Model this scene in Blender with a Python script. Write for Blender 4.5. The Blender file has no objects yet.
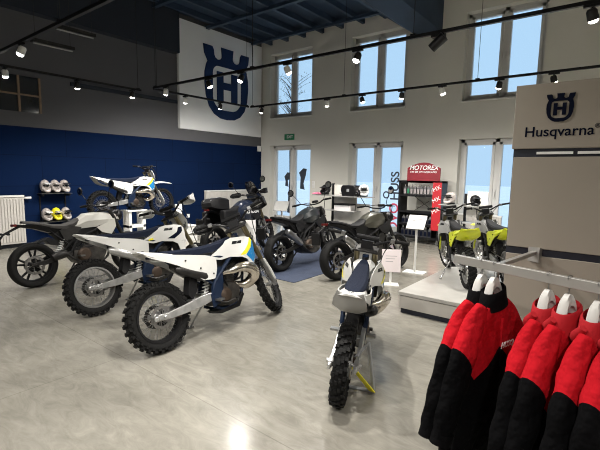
import bpy, bmesh, math, random
from mathutils import Vector, Matrix
from mathutils.geometry import tessellate_polygon
random.seed(7)
C = bpy.context.scene.collection
PI = math.pi

# ------------------------------------------------------------------ materials
def mat(name, col, rough=.5, metal=0., coat=0., bump=0., bscale=60., var=0., vscale=4., emit=None, estr=0., spec=None):
    m = bpy.data.materials.new(name); m.use_nodes = True
    nt = m.node_tree; b = nt.nodes['Principled BSDF']
    b.inputs['Base Color'].default_value = (*col, 1); b.inputs['Roughness'].default_value = rough
    b.inputs['Metallic'].default_value = metal; b.inputs['Coat Weight'].default_value = coat
    if spec is not None: b.inputs['Specular IOR Level'].default_value = spec
    if emit: b.inputs['Emission Color'].default_value = (*emit, 1); b.inputs['Emission Strength'].default_value = estr
    if bump or var:
        tc = nt.nodes.new('ShaderNodeTexCoord')
    if bump:
        n = nt.nodes.new('ShaderNodeTexNoise'); n.inputs['Scale'].default_value = bscale
        bp = nt.nodes.new('ShaderNodeBump'); bp.inputs['Strength'].default_value = bump; bp.inputs['Distance'].default_value = .01
        nt.links.new(tc.outputs['Object'], n.inputs['Vector']); nt.links.new(n.outputs['Fac'], bp.inputs['Height']); nt.links.new(bp.outputs['Normal'], b.inputs['Normal'])
    if var:
        n = nt.nodes.new('ShaderNodeTexNoise'); n.inputs['Scale'].default_value = vscale; n.inputs['Detail'].default_value = 5
        r = nt.nodes.new('ShaderNodeValToRGB')
        r.color_ramp.elements[0].position = .3; r.color_ramp.elements[1].position = .7
        r.color_ramp.elements[0].color = (*[c*(1-var) for c in col], 1); r.color_ramp.elements[1].color = (*[min(1, c*(1+var)) for c in col], 1)
        nt.links.new(tc.outputs['Object'], n.inputs['Vector']); nt.links.new(n.outputs['Fac'], r.inputs['Fac']); nt.links.new(r.outputs['Color'], b.inputs['Base Color'])
    return m
M = {}
def dm(k, *a, **kw): M[k] = mat(k, *a, **kw)
dm('white_plastic', (.62, .62, .60), .32, coat=.2, var=.03)
dm('cream_plastic', (.60, .59, .55), .3, coat=.3, var=.03)
dm('grey_plastic', (.30, .31, .32), .4, var=.08)
dm('light_grey_plastic', (.30, .30, .29), .4, var=.06)
dm('black_plastic', (.006, .006, .007), .4, var=.2, spec=.3)
dm('black_satin', (.007, .007, .008), .6, bump=.15, spec=.25)
dm('rubber', (.007, .007, .007), .75, bump=.3, bscale=90, spec=.22)
dm('navy_plastic', (.012, .03, .095), .35, var=.1)
dm('navy_seat', (.006, .010, .024), .85, bump=.4, bscale=220, spec=.2)
dm('dark_seat', (.028, .026, .024), .7, bump=.4, bscale=200)
dm('navy_frame', (.005, .013, .034), .55, var=.08, spec=.2)
dm('yellow', (.75, .68, .02), .35, var=.05)
dm('lime', (.60, .66, .02), .35, var=.06)
dm('blue', (.0, .16, .42), .35, var=.05)
dm('light_blue', (.15, .5, .75), .35, var=.05)
dm('silver', (.46, .46, .455), .36, metal=.7, var=.18, vscale=14)
dm('steel', (.35, .35, .35), .35, metal=1., var=.15, vscale=15)
dm('dark_metal', (.03, .029, .028), .45, metal=.6, var=.25, vscale=14)
dm('engine_metal', (.06, .056, .052), .5, metal=.7, var=.5, vscale=18)
dm('bronze', (.07, .05, .038), .5, metal=.6, var=.2, vscale=12)
dm('fork_gold', (.20, .17, .10), .3, metal=.9, var=.1)
dm('chrome', (.60, .55, .49), .18, metal=1., var=.15, vscale=6)
dm('rim_silver', (.34, .34, .335), .35, metal=.8, var=.08, vscale=12)
dm('spoke', (.62, .62, .6), .3, metal=.7)
dm('disc', (.42, .41, .40), .3, metal=1., var=.1, vscale=30)
dm('olive_tank', (.10, .098, .078), .3, metal=.5, coat=.4, var=.06)
dm('dark_tank', (.018, .022, .025), .3, coat=.5, var=.1)
dm('navy_tank', (.006, .012, .032), .3, coat=.5, var=.1)
dm('mirror', (.6, .62, .65), .05, metal=1., var=.02)
dm('red', (.20, .006, .016), .6, var=.1)
dm('red_signal', (.40, .010, .018), .5, var=.05)
dm('tail_lens', (.10, .004, .004), .3, var=.1)
dm('paper', (.78, .76, .76), .6, var=.02)
dm('paper_pink', (.80, .72, .74), .6, var=.02)
dm('white_metal', (.75, .75, .73), .4, var=.02)
dm('radiator', (.50, .48, .45), .4, var=.02)
dm('display_white', (.66, .64, .60), .45, var=.03, vscale=2)
dm('frame_pvc', (.62, .62, .61), .4, var=.03)
dm('gondola', (.27, .24, .198), .55, var=.03, vscale=3, bump=.02)
dm('slot', (.006, .009, .02), .5, var=.1)
dm('rail_metal', (.42, .41, .39), .38, metal=.6, var=.05)
dm('text_dark', (.004, .006, .016), .8, var=.05, spec=.05)
dm('crest_blue', (.013, .033, .10), .8, var=.06, spec=.2)
dm('text_white', (.8, .8, .8), .5, var=.02)
dm('text_grey', (.05, .06, .08), .5, var=.02)
dm('text_pink', (.75, .08, .14), .5, var=.02)
dm('pink', (.8, .22, .35), .6, var=.05)
dm('ceiling', (.020, .040, .075), .7, var=.25, vscale=1.5)
dm('joist', (.028, .050, .088), .6, var=.2, vscale=2)
dm('sockets', (.8, .8, .8), .4, var=.02)
dm('green_sign', (.02, .22, .10), .5, var=.1)
dm('wood_frame', (.24, .16, .10), .5, var=.2, vscale=8)
dm('dark_glass', (.012, .016, .022), .12, var=.2)
dm('bark', (.03, .022, .018), .9, bump=.4)
dm('leaf', (.06, .055, .03), .8, var=.3)
dm('snow', (.66, .67, .69), .8, var=.05, vscale=.5)
dm('building', (.35, .34, .33), .8, var=.1)
dm('lens', (1, .96, .88), .3, var=.01, emit=(1, .96, .88), estr=30)
dm('reflector', (.8, .8, .78), .2, metal=.8, var=.02)
dm('plinth_top', (.43, .42, .395), .35, var=.10, vscale=5)
dm('plinth_side', (.45, .43, .40), .5, var=.05, vscale=4)
dm('visor', (.01, .01, .012), .08, coat=.8, var=.1)
dm('helmet_silver', (.42, .38, .36), .3, coat=.5, var=.5, vscale=16)
dm('helmet_white', (.7, .7, .7), .25, coat=.5, var=.2, vscale=14)
dm('bottle', (.05, .05, .055), .35, var=.5, vscale=30)
dm('bottle_label', (.30, .27, .27), .5, var=.4, vscale=60)

def wall_mat(name, col, rough=.85):
    m = mat(name, col, rough, bump=.08, bscale=40, var=.05, vscale=.8); return m
M['wall'] = wall_mat('wall_paint', (.70, .69, .64))
M['wall_grey'] = wall_mat('wall_grey_paint', (.10, .10, .108))
M['wall_dark'] = wall_mat('wall_dark_paint', (.02, .026, .038))
M['banner'] = wall_mat('banner_board', (.86, .87, .87))

def blue_panel_mat():
    m = bpy.data.materials.new('blue_wall_boards'); m.use_nodes = True; nt = m.node_tree; b = nt.nodes['Principled BSDF']
    tc = nt.nodes.new('ShaderNodeTexCoord'); sp = nt.nodes.new('ShaderNodeSeparateXYZ'); cb = nt.nodes.new('ShaderNodeCombineXYZ')
    br = nt.nodes.new('ShaderNodeTexBrick'); br.offset = .37
    br.inputs['Color1'].default_value = (.002, .0095, .038, 1); br.inputs['Color2'].default_value = (.0024, .011, .044, 1); br.inputs['Mortar'].default_value = (.0015, .005, .02, 1)
    br.inputs['Scale'].default_value = 1; br.inputs['Mortar Size'].default_value = .006; br.inputs['Brick Width'].default_value = 1.35; br.inputs['Row Height'].default_value = .62
    nt.links.new(tc.outputs['Object'], sp.inputs[0]); nt.links.new(sp.outputs['Y'], cb.inputs['X']); nt.links.new(sp.outputs['Z'], cb.inputs['Y'])
    nt.links.new(cb.outputs[0], br.inputs['Vector']); nt.links.new(br.outputs['Color'], b.inputs['Base Color'])
    b.inputs['Roughness'].default_value = .9; b.inputs['Specular IOR Level'].default_value = .08; return m
M['blue_wall'] = blue_panel_mat()

def floor_mat():
    m = bpy.data.materials.new('polished_concrete'); m.use_nodes = True; nt = m.node_tree; b = nt.nodes['Principled BSDF']
    L = nt.links.new; N = nt.nodes.new
    tc = N('ShaderNodeTexCoord')
    n1 = N('ShaderNodeTexNoise'); n1.inputs['Scale'].default_value = .9; n1.inputs['Detail'].default_value = 6; n1.inputs['Roughness'].default_value = .55; n1.inputs['Distortion'].default_value = .5
    r1 = N('ShaderNodeValToRGB'); e = r1.color_ramp.elements
    e[0].position = .30; e[0].color = (.205, .196, .170, 1); e[1].position = .80; e[1].color = (.32, .307, .268, 1)
    n2 = N('ShaderNodeTexNoise'); n2.inputs['Scale'].default_value = 2.2; n2.inputs['Detail'].default_value = 6; n2.inputs['Roughness'].default_value = .6
    r2 = N('ShaderNodeValToRGB'); e = r2.color_ramp.elements
    e[0].position = .35; e[0].color = (.92, .92, .92, 1); e[1].position = .68; e[1].color = (1.03, 1.03, 1.03, 1)
    mx = N('ShaderNodeMixRGB'); mx.blend_type = 'MULTIPLY'; mx.inputs['Fac'].default_value = 1
    L(tc.outputs['Object'], n1.inputs['Vector']); L(tc.outputs['Object'], n2.inputs['Vector'])
    L(n1.outputs['Fac'], r1.inputs['Fac']); L(n2.outputs['Fac'], r2.inputs['Fac']); L(r1.outputs['Color'], mx.inputs[1]); L(r2.outputs['Color'], mx.inputs[2])
    mp2 = N('ShaderNodeMapping'); mp2.inputs['Scale'].default_value = (1, 2.6, 1); mp2.inputs['Rotation'].default_value = (0, 0, .5)
    n3 = N('ShaderNodeTexNoise'); n3.inputs['Scale'].default_value = 3.5; n3.inputs['Detail'].default_value = 10; n3.inputs['Roughness'].default_value = .72; n3.inputs['Distortion'].default_value = 1.2
    L(tc.outputs['Object'], mp2.inputs['Vector']); L(mp2.outputs[0], n3.inputs['Vector'])
    r3 = N('ShaderNodeValToRGB'); e = r3.color_ramp.elements; e[0].position = .34; e[0].color = (.80, .79, .78, 1); e[1].position = .66; e[1].color = (1.13, 1.13, 1.12, 1)
    L(n3.outputs['Fac'], r3.inputs['Fac']); m3 = N('ShaderNodeMixRGB'); m3.blend_type = 'MULTIPLY'; m3.inputs['Fac'].default_value = 1
    L(mx.outputs[0], m3.inputs[1]); L(r3.outputs['Color'], m3.inputs[2]); mx = m3
    # sawn joints, set square to the room
    br = N('ShaderNodeTexBrick'); br.offset = 0; br.inputs['Scale'].default_value = 1; br.inputs['Mortar Size'].default_value = .004; br.inputs['Brick Width'].default_value = 4.6; br.inputs['Row Height'].default_value = 4.1
    br.inputs['Color1'].default_value = br.inputs['Color2'].default_value = (1, 1, 1, 1); br.inputs['Mortar'].default_value = (.35, .33, .3, 1)
    mp = N('ShaderNodeMapping'); mp.inputs['Location'].default_value = (3.3, 2.35, 0)
    L(tc.outputs['Object'], mp.inputs['Vector']); L(mp.outputs[0], br.inputs['Vector'])
    m2 = N('ShaderNodeMixRGB'); m2.blend_type = 'MULTIPLY'; m2.inputs['Fac'].default_value = .35
    L(mx.outputs[0], m2.inputs[1]); L(br.outputs['Color'], m2.inputs[2]); L(m2.outputs[0], b.inputs['Base Color'])
    rr = N('ShaderNodeMapRange'); rr.inputs['From Min'].default_value = .3; rr.inputs['From Max'].default_value = .7; rr.inputs['To Min'].default_value = .17; rr.inputs['To Max'].default_value = .26
    L(n3.outputs['Fac'], rr.inputs['Value']); L(rr.outputs[0], b.inputs['Roughness'])
    bp = N('ShaderNodeBump'); bp.inputs['Strength'].default_value = .12; bp.inputs['Distance'].default_value = .01
    L(n2.outputs['Fac'], bp.inputs['Height']); L(bp.outputs['Normal'], b.inputs['Normal'])
    return m
M['floor'] = floor_mat()
dm('mat_carpet', (.035, .048, .085), .85, bump=.4, bscale=150, var=.15, vscale=3)

def glass_mat():
    m = bpy.data.materials.new('window_glass'); m.use_nodes = True; nt = m.node_tree; nt.nodes.clear()
    o = nt.nodes.new('ShaderNodeOutputMaterial'); t = nt.nodes.new('ShaderNodeBsdfTransparent'); g = nt.nodes.new('ShaderNodeBsdfGlossy'); x = nt.nodes.new('ShaderNodeMixShader'); f = nt.nodes.new('ShaderNodeFresnel')
    g.inputs['Roughness'].default_value = .02; t.inputs['Color'].default_value = (.93, .96, .97, 1); f.inputs['IOR'].default_value = 1.3
    nt.links.new(f.outputs[0], x.inputs[0]); nt.links.new(t.outputs[0], x.inputs[1]); nt.links.new(g.outputs[0], x.inputs[2]); nt.links.new(x.outputs[0], o.inputs[0]); return m
M['glass'] = glass_mat()

def jacket_mat():
    m = bpy.data.materials.new('red_black_jacket_cloth'); m.use_nodes = True; nt = m.node_tree; b = nt.nodes['Principled BSDF']
    L = nt.links.new
    def mth(op, a, bb=None, c=None):
        n = nt.nodes.new('ShaderNodeMath'); n.operation = op
        for i, v in enumerate((a, bb, c)):
            if v is None: continue
            if isinstance(v, (int, float)): n.inputs[i].default_value = v
            else: L(v, n.inputs[i])
        return n.outputs[0]
    tc = nt.nodes.new('ShaderNodeTexCoord'); sp = nt.nodes.new('ShaderNodeSeparateXYZ'); L(tc.outputs['Object'], sp.inputs[0])
    a = mth('ABSOLUTE', sp.outputs['Y'])
    inner = mth('SUBTRACT', -.37, mth('MULTIPLY', a, .85))
    outer = mth('ADD', -.50, mth('MULTIPLY', mth('SUBTRACT', a, .15), 1.55))
    f = mth('MAXIMUM', inner, outer)
    red = mth('GREATER_THAN', sp.outputs['Z'], f)
    n = nt.nodes.new('ShaderNodeTexNoise'); n.inputs['Scale'].default_value = 9; n.inputs['Detail'].default_value = 3; L(tc.outputs['Object'], n.inputs['Vector'])
    mx = nt.nodes.new('ShaderNodeMixRGB'); L(red, mx.inputs['Fac']); mx.inputs[1].default_value = (.0022, .0022, .0026, 1); mx.inputs[2].default_value = (.36, .007, .013, 1)
    L(mx.outputs[0], b.inputs['Base Color']); b.inputs['Roughness'].default_value = .9; b.inputs['Specular IOR Level'].default_value = .05
    bp = nt.nodes.new('ShaderNodeBump'); bp.inputs['Strength'].default_value = .9; bp.inputs['Distance'].default_value = .06
    L(n.outputs['Fac'], bp.inputs['Height']); L(bp.outputs['Normal'], b.inputs['Normal']); return m
M['jacket'] = jacket_mat()
dm('jacket_black', (.003, .003, .0035), .9, bump=.3, spec=.06)
dm('jacket_red', (.31, .006, .011), .85, bump=.4, bscale=30, spec=.25)
dm('hanger', (.52, .51, .49), .4, var=.04)

# ------------------------------------------------------------------ mesh builder
class MB:
    def __init__(s, mx=None): s.v = []; s.f = []; s.mx = mx or Matrix()
    def add(s, vs, fs):
        k = len(s.v); s.v += [s.mx @ Vector(p) for p in vs]; s.f += [tuple(i+k for i in f) for f in fs]
    def box(s, x0, x1, y0, y1, z0, z1, rot=None, at=None):
        vs = [Vector((x, y, z)) for x in (x0, x1) for y in (y0, y1) for z in (z0, z1)]
        if rot is not None: vs = [rot @ p for p in vs]
        if at is not None: vs = [p + Vector(at) for p in vs]
        s.add(vs, [(0, 1, 3, 2), (4, 6, 7, 5), (0, 4, 5, 1), (2, 3, 7, 6), (0, 2, 6, 4), (1, 5, 7, 3)])
    def bar(s, a, b, w, h=None):
        s.tube([a, b], [w*.7071, w*.7071], 4)
    def tube(s, pts, r, seg=8, sx=1., closed=False):
        pts = [Vector(p) for p in pts]; n = len(pts)
        if not isinstance(r, (list, tuple)): r = [r]*n
        ts = []
        for i in range(n):
            if closed: t = pts[(i+1) % n]-pts[i-1]
            else: t = pts[min(i+1, n-1)]-pts[max(i-1, 0)]
            ts.append(t.normalized() if t.length > 1e-9 else Vector((0, 0, 1)))
        u = ts[0].orthogonal().normalized()
        if abs(ts[0].z) < .95: u = (Vector((0, 0, 1)) - ts[0]*ts[0].z).normalized()
        vs = []; fs = []
        for i in range(n):
            t = ts[i]; u = (u - t*u.dot(t)).normalized(); w = t.cross(u)
            for k in range(seg):
                a = 2*PI*(k+.5)/seg; vs.append(pts[i] + (u*math.cos(a)*sx + w*math.sin(a))*r[i])
        m = n if closed else n-1
        for i in range(m):
            for k in range(seg):
                a, b = i*seg+k, i*seg+(k+1) % seg; c, d = ((i+1) % n)*seg+(k+1) % seg, ((i+1) % n)*seg+k
                fs.append((a, b, c, d))
        if not closed: fs += [tuple(range(seg))[::-1], tuple((n-1)*seg+k for k in range(seg))]
        s.add(vs, fs)
    def loft(s, rings, caps=True):
        n = len(rings[0]); vs = [p for r in rings for p in r]; fs = []
        for i in range(len(rings)-1):
            for k in range(n): fs.append((i*n+k, i*n+(k+1) % n, (i+1)*n+(k+1) % n, (i+1)*n+k))
        if caps: fs += [tuple(range(n))[::-1], tuple((len(rings)-1)*n+k for k in range(n))]
        s.add(vs, fs)
    def lathe(s, prof, seg=32, c=(0, 0, 0), axis='Y', closed=False):
        vs = []; fs = []; n = len(prof)
        for k in range(seg):
            a = 2*PI*k/seg
            for r, y in prof:
                if axis == 'Y': p = (c[0]+r*math.cos(a), c[1]+y, c[2]+r*math.sin(a))
                elif axis == 'Z': p = (c[0]+r*math.cos(a), c[1]+r*math.sin(a), c[2]+y)
                else: p = (c[0]+y, c[1]+r*math.cos(a), c[2]+r*math.sin(a))
                vs.append(p)
        for k in range(seg):
            for i in range(n if closed else n-1):
                fs.append((k*n+i, k*n+(i+1) % n, ((k+1) % seg)*n+(i+1) % n, ((k+1) % seg)*n+i))
        s.add(vs, fs)
    def prism(s, poly, y0, y1, taper=None):
        n = len(poly)
        vs = [(x, y0, z) for x, z in poly] + [(x, y1, z) for x, z in poly]
        fs = [(i, (i+1) % n, n+(i+1) % n, n+i) for i in range(n)]
        for tri in tessellate_polygon([[Vector((x, z, 0)) for x, z in poly]]):
            fs += [tuple(tri), tuple(n+i for i in tri[::-1])]
        s.add(vs, fs)
    def ell(s, c, rx, ry, rz, seg=16, rings=10, z0=-1., z1=1., cap=True):
        R_ = []
        for i in range(rings+1):
            z = z0+(z1-z0)*i/rings if (z0 > -1 or z1 < 1) else -math.cos(PI*i/rings)
            z = max(-.999, min(.999, z)); q = math.sqrt(1-z*z)
            R_.append([(c[0]+rx*q*math.cos(2*PI*k/seg), c[1]+ry*q*math.sin(2*PI*k/seg), c[2]+rz*z) for k in range(seg)])
        s.loft(R_, cap)
    def build(s, name, m, parent=None, smooth=True, bevel=0., angle=35, loc=None):
        me = bpy.data.meshes.new(name); me.from_pydata([tuple(p) for p in s.v], [], s.f); me.validate()
        bm = bmesh.new(); bm.from_mesh(me); bmesh.ops.recalc_face_normals(bm, faces=bm.faces); bm.to_mesh(me); bm.free()
        if smooth:
            for p in me.polygons: p.use_smooth = True
            me.set_sharp_from_angle(angle=math.radians(angle))
        me.materials.append(M[m] if isinstance(m, str) else m)
        o = bpy.data.objects.new(name, me); C.objects.link(o)
        if parent: o.parent = parent
        if loc: o.location = loc
        if bevel:
            b = o.modifiers.new('bevel', 'BEVEL'); b.width = bevel; b.segments = 2; b.limit_method = 'ANGLE'
        return o

def shell(name, poly, yf, m, parent, side=1, t=.008, cuts=3, off=0., mx=None):
    """sheet with the outline poly (x,z), bent to the half width yf(x,z)"""
    bm = bmesh.new()
    vs = [bm.verts.new((x, 0, z)) for x, z in poly]
    for tri in tessellate_polygon([[Vector((x, z, 0)) for x, z in poly]]): bm.faces.new([vs[i] for i in tri])
    for _ in range(cuts):
        big = [e for e in bm.edges if e.calc_length() > .07]
        if not big: break
        bmesh.ops.subdivide_edges(bm, edges=big, cuts=1)
    bmesh.ops.triangulate(bm, faces=[f for f in bm.faces if len(f.verts) > 4])
    for v in bm.verts: v.co.y = side*(yf(v.co.x, v.co.z)+off)
    bmesh.ops.recalc_face_normals(bm, faces=bm.faces)
    bmesh.ops.solidify(bm, geom=bm.faces[:], thickness=t)
    if mx: bmesh.ops.transform(bm, matrix=mx, verts=bm.verts)
    bmesh.ops.recalc_face_normals(bm, faces=bm.faces)
    me = bpy.data.meshes.new(name); bm.to_mesh(me); bm.free()
    for p in me.polygons: p.use_smooth = True
    me.set_sharp_from_angle(angle=math.radians(40)); me.materials.append(M[m])
    o = bpy.data.objects.new(name, me); C.objects.link(o); o.parent = parent; return o

def spline(pts, n=6):
    pts = [Vector(p) for p in pts]; P = [pts[0]*2-pts[1]]+pts+[pts[-1]*2-pts[-2]]; out = []
    for i in range(1, len(P)-2):
        for k in range(n):
            t = k/n; a, b, c, d = P[i-1:i+3]
            out.append(.5*((2*b)+(c-a)*t+(2*a-5*b+4*c-d)*t*t+(3*b-a-3*c+d)*t**3))
    return out+[pts[-1]]
def lerps(vals, n):
    out = []
    for i in range(len(vals)-1):
        for k in range(n): out.append(vals[i]+(vals[i+1]-vals[i])*k/n)
    return out+[vals[-1]]

def tag(o, label=None, cat=None, group=None, kind=None):
    if label: o['label'] = label
    if cat: o['category'] = cat
    if group: o['group'] = group
    if kind: o['kind'] = kind
    return o
def thing(name, label, cat, loc=(0, 0, 0), rz=0., group=None, lean=0., scale=1.):
    o = bpy.data.objects.new(name, None); C.objects.link(o); o.empty_display_size = .1
    o.location = loc; o.rotation_mode = 'ZYX' if False else 'XYZ'
    o.rotation_euler = (lean, 0, rz); o.scale = (scale,)*3
    return tag(o, label, cat, group)
def struct(name, mb, m, **kw): return tag(mb.build(name, m, smooth=False, **kw), kind='structure')
def to_mesh(o):
    bpy.context.view_layer.update()
    me = bpy.data.meshes.new_from_object(o.evaluated_get(bpy.context.evaluated_depsgraph_get()))
    me.name = o.name; n = bpy.data.objects.new(o.name+'_m', me); C.objects.link(n); nm = o.name
    n.parent = o.parent; n.matrix_local = o.matrix_local.copy(); cu = o.data
    bpy.data.objects.remove(o); bpy.data.curves.remove(cu); n.name = nm
    return n
def text(name, s, size, m, loc, rot, parent=None, ext=.002, bold=.0, shear=0., align='CENTER', sx=1.):
    cu = bpy.data.curves.new(name, 'FONT'); cu.body = s; cu.size = size; cu.extrude = ext; cu.offset = bold; cu.shear = shear; cu.align_x = align; cu.align_y = 'CENTER'
    cu.materials.append(M[m]); o = bpy.data.objects.new(name, cu); C.objects.link(o); o.location = loc; o.rotation_euler = rot; o.scale = (sx, 1, 1)
    if parent: o.parent = parent
    return to_mesh(o)

# ------------------------------------------------------------------ the room
A, B = -9.69, 10.175
XR, YF = 4.5, -4.5
DEP = .34
w = MB(); w.box(A-.3, XR+.3, YF-.3, B+.5, -.2, 0); struct('floor', w, 'floor')
bays = [(-9.29, -7.63), (-6.29, -4.66), (-3.25, -1.62)]
w = MB(); xs = [A-.3]+[x for b in bays for x in b]+[XR+.3]
for i in range(0, len(xs), 2): w.box(xs[i], xs[i+1], B, B+DEP, 0, 7.3)
for x0, x1 in bays:
    w.box(x0, x1, B, B+DEP, 2.46, 3.33); w.box(x0, x1, B, B+DEP, 5.3, 7.3)
struct('wall_back', w, 'wall')
w = MB(); w.box(A-.25, A, YF, B, 2.43, 7.3); struct('wall_left', w, 'wall_grey')
w = MB(); w.box(A-.25, A+.012, YF, B, 0, 2.43); struct('wall_left_lower', w, 'blue_wall')
w = MB(); w.box(XR, XR+.25, YF, B, 0, 7.3); struct('wall_right', w, 'wall')
w = MB(); w.box(A-.25, XR+.25, YF-.25, YF, 0, 7.3); struct('wall_front', w, 'wall')
w = MB(); w.box(A, -4.1, YF, B, 5.72, 5.9); struct('ceiling', w, 'ceiling')
w = MB(); w.box(-4.1, XR, YF, B, 7.2, 7.4); tag(w.build('ceiling_high', 'wall', smooth=False), kind='structure')
# joists along the room and purlins across
for i in range(9):
    x = -9.25+i*.66; w = MB(); w.box(x-.04, x+.04, YF, B, 5.58, 5.72); struct('ceiling_joist', w, 'joist')
for i in range(8):
    y = -2.6+i*1.75; w = MB(); w.box(A, -4.6, y-.05, y+.05, 5.52, 5.60); struct('ceiling_purlin', w, 'joist')
w = MB(); w.v = []
ring = lambda y: [(-5.45, y, 5.72), (-4.40, y, 4.98), (-3.80, y, 4.98), (-3.80, y, 7.3), (-5.45, y, 7.3)]
w.loft([ring(YF), ring(B)]); struct('ceiling_beam', w, 'ceiling')
w = MB(); w.box(A, A+.22, YF, 6.88, 4.64, 5.72); struct('wall_left_bulkhead', w, 'wall_dark')
w = MB(); w.box(A, A+.06, 4.2, 6.9, 3.38, 3.46); struct('trim_1', w, 'wall_dark')
# skirting
w = MB(); w.box(A, A+.03, YF, B, 0, .07); struct('baseboard_left', w, 'slot')
w = MB()
for i in range(0, len(xs), 2): w.box(max(xs[i], A), min(xs[i+1], XR), B-.015, B, 0, .08)
struct('baseboard_back', w, 'wall')

# windows and glazed doors of the back wall
def bay_frame(name, x0, x1, z0, z1, door=False):
    y0, y1 = B+.2, B+.27; f = MB(); t = .075; xm = (x0+x1)/2
    f.box(x0, x0+t, y0, y1, z0, z1); f.box(x1-t, x1, y0, y1, z0, z1); f.box(x0, x1, y0, y1, z1-t, z1); f.box(x0, x1, y0, y1, z0, z0+t)
    f.box(xm-.045, xm+.045, y0, y1, z0, z1)
    fr = tag(f.build(name, 'frame_pvc', smooth=False), kind='structure')
    for a, b in ((x0+t, xm-.045), (xm+.045, x1-t)):
        s = MB(); q = .065; yy = y0-.025
        s.box(a, a+q, yy, y1, z0+t, z1-t); s.box(b-q, b, yy, y1, z0+t, z1-t); s.box(a, b, yy, y1, z1-t-q, z1-t); s.box(a, b, yy, y1, z0+t, z0+t+q*(2 if door else 1))
        so = s.build('window_sash' if not door else 'door_leaf', 'frame_pvc', fr, smooth=False, bevel=.006)
        g = MB(); g.box(a+q, b-q, y0+.02, y0+.03, z0+t+q, z1-t-q); g.build('window_pane', 'glass', fr, smooth=False)
    h = MB(); h.box(xm-.02, xm+.02, y0-.05, y0-.02, (z0+z1)/2-.08, (z0+z1)/2+.06); h.box(xm-.012, xm+.012, y0-.07, y0-.045, (z0+z1)/2-.13, (z0+z1)/2+.03)
    h.build('window_handle', 'frame_pvc', fr, bevel=.004)
for i, (x0, x1) in enumerate(bays):
    bay_frame('window_%d' % (i+1), x0, x1, 3.33, 5.3)
    bay_frame('door_%d' % (i+1), x0+.0, x1, 0, 2.46, True)
for i, (x0, x1) in enumerate(bays):
    w = MB(); w.box(x0, x1, B-.03, B+.2, 3.30, 3.33); struct('trim_%d' % (i+2), w, 'white_metal')

# small upper window in the left wall
w = MB(); X0 = A+.005
w.box(X0, X0+.02, 1.6, 3.6, 2.72, 3.42); o = struct('window_4', w, 'dark_glass')
w = MB()
for y in (1.6, 2.35, 3.2, 3.58): w.box(X0+.02, X0+.05, y-.018, y+.018, 2.72, 3.42)
w.box(X0+.02, X0+.05, 1.6, 3.6, 3.04, 3.07); w.build('window_muntins', 'wood_frame', o, smooth=False)

# outside the glass
w = MB(); w.box(-60, 40, B+.5, 80, -.25, -.12); struct('ground', w, 'snow')
def tree(x, y):
    t = thing('bare_tree', 'bare leafless tree outside, seen low in the leftmost upper window', 'tree', (x, y, -.12)); rnd = random.Random(3)
    tr = MB(); tw = MB(); lf = MB()
    tr.tube(spline([(0, 0, 0), (.05, 0, 1.5), (-.05, .05, 3), (.05, 0, 4.4), (0, 0, 5.4)]), lerps([.14, .1, .07, .04, .012], 6), 7)
    for i in range(34):
        z = 2.6+2.8*rnd.random(); a = rnd.random()*2*PI; l = .5+.5*rnd.random(); d = Vector((math.cos(a), math.sin(a), .8))*l
        p = Vector((0, 0, z)); e = p+d; tw.tube([p, p+d*.5+Vector((0, 0, .05)), e], [.018, .01, .004], 4)
        for k in range(4):
            q = p+d*(.3+.2*k); dd = Vector((rnd.uniform(-.3, .3), rnd.uniform(-.3, .3), rnd.uniform(.05, .35))); tw.tube([q, q+dd], [.005, .002], 3)
            for j in range(2):
                c = q+dd*(.5+.5*j); tt = Vector((rnd.uniform(-.04, .04), rnd.uniform(-.04, .04), rnd.uniform(-.04, .04))); lf.add([c, c+tt, c+tt.cross(Vector((0, 0, 1)))+Vector((0, 0, .03))], [(0, 1, 2)])
    tr.build('trunk', 'bark', t); tw.build('branches', 'bark', t); tag(lf.build('leaves', 'leaf', t), kind='stuff')
tree(-11.55, 14)
# dark things in the left door's glass
for k, (x, z0, z1, wd, lab) in enumerate([(-8.72, 1.15, 1.62, .13, 'narrow dark shop sticker on the left pane of the leftmost glazed door'), (-8.08, 1.08, 1.75, .17, 'wide dark shop sticker on the right pane of the leftmost glazed door')]):
    w = MB(); y = B+.212; xx = lambda a: x+a*wd
    w.prism([(xx(-.9), z1-.14), (xx(.1), z1), (xx(.9), z1-.02), (xx(.7), z1-.22), (xx(.2), z0+.2), (xx(.5), z0), (xx(-.6), z0+.03), (xx(-.5), z1-.28)], y, y+.003)
    tag(w.build('window_sticker', 'text_grey', smooth=False), lab, 'sticker')

# exit sign, thermostat, switch, socket
t = thing('exit_sign', 'small green exit sign high on the pale wall above the leftmost glazed door', 'sign', (-8.46, B, 2.62))
w = MB(); w.box(-.19, .19, -.03, -.002, 0, .18); w.build('sign_plate', 'green_sign', t, smooth=False)
text('sign_lettering', 'EXIT', .12, 'text_white', (.03, -.033, .09), (PI/2, 0, 0), t, bold=.002)
def plate(name, lab, cat, box, m):
    w = MB(); w.box(*box); return tag(w.build(name, m, smooth=False, bevel=.004), lab, cat)
plate('thermostat', 'small white thermostat box at the top corner of the navy wall', 'thermostat', (A+.013, A+.06, 9.98, 10.12, 2.28, 2.46), 'sockets')
plate('wall_socket', 'small white wall socket low on the navy boards left of the wide radiator', 'socket', (A+.013, A+.025, 7.16, 7.26, .30, .40), 'sockets')
t = thing('light_switch', 'pale double light switch on the wall between the two left glazed doors', 'switch', (-7.5, B, 1.16))
w = MB(); w.box(-.05, .05, -.012, -.001, 0, .2); w.build('switch_plate', 'sockets', t, smooth=False, bevel=.003)
for z in (.01, .105):
    w = MB(); w.box(-.035, .035, -.02, -.012, z+.005, z+.08); w.build('rocker', 'white_metal', t, smooth=False)

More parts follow.
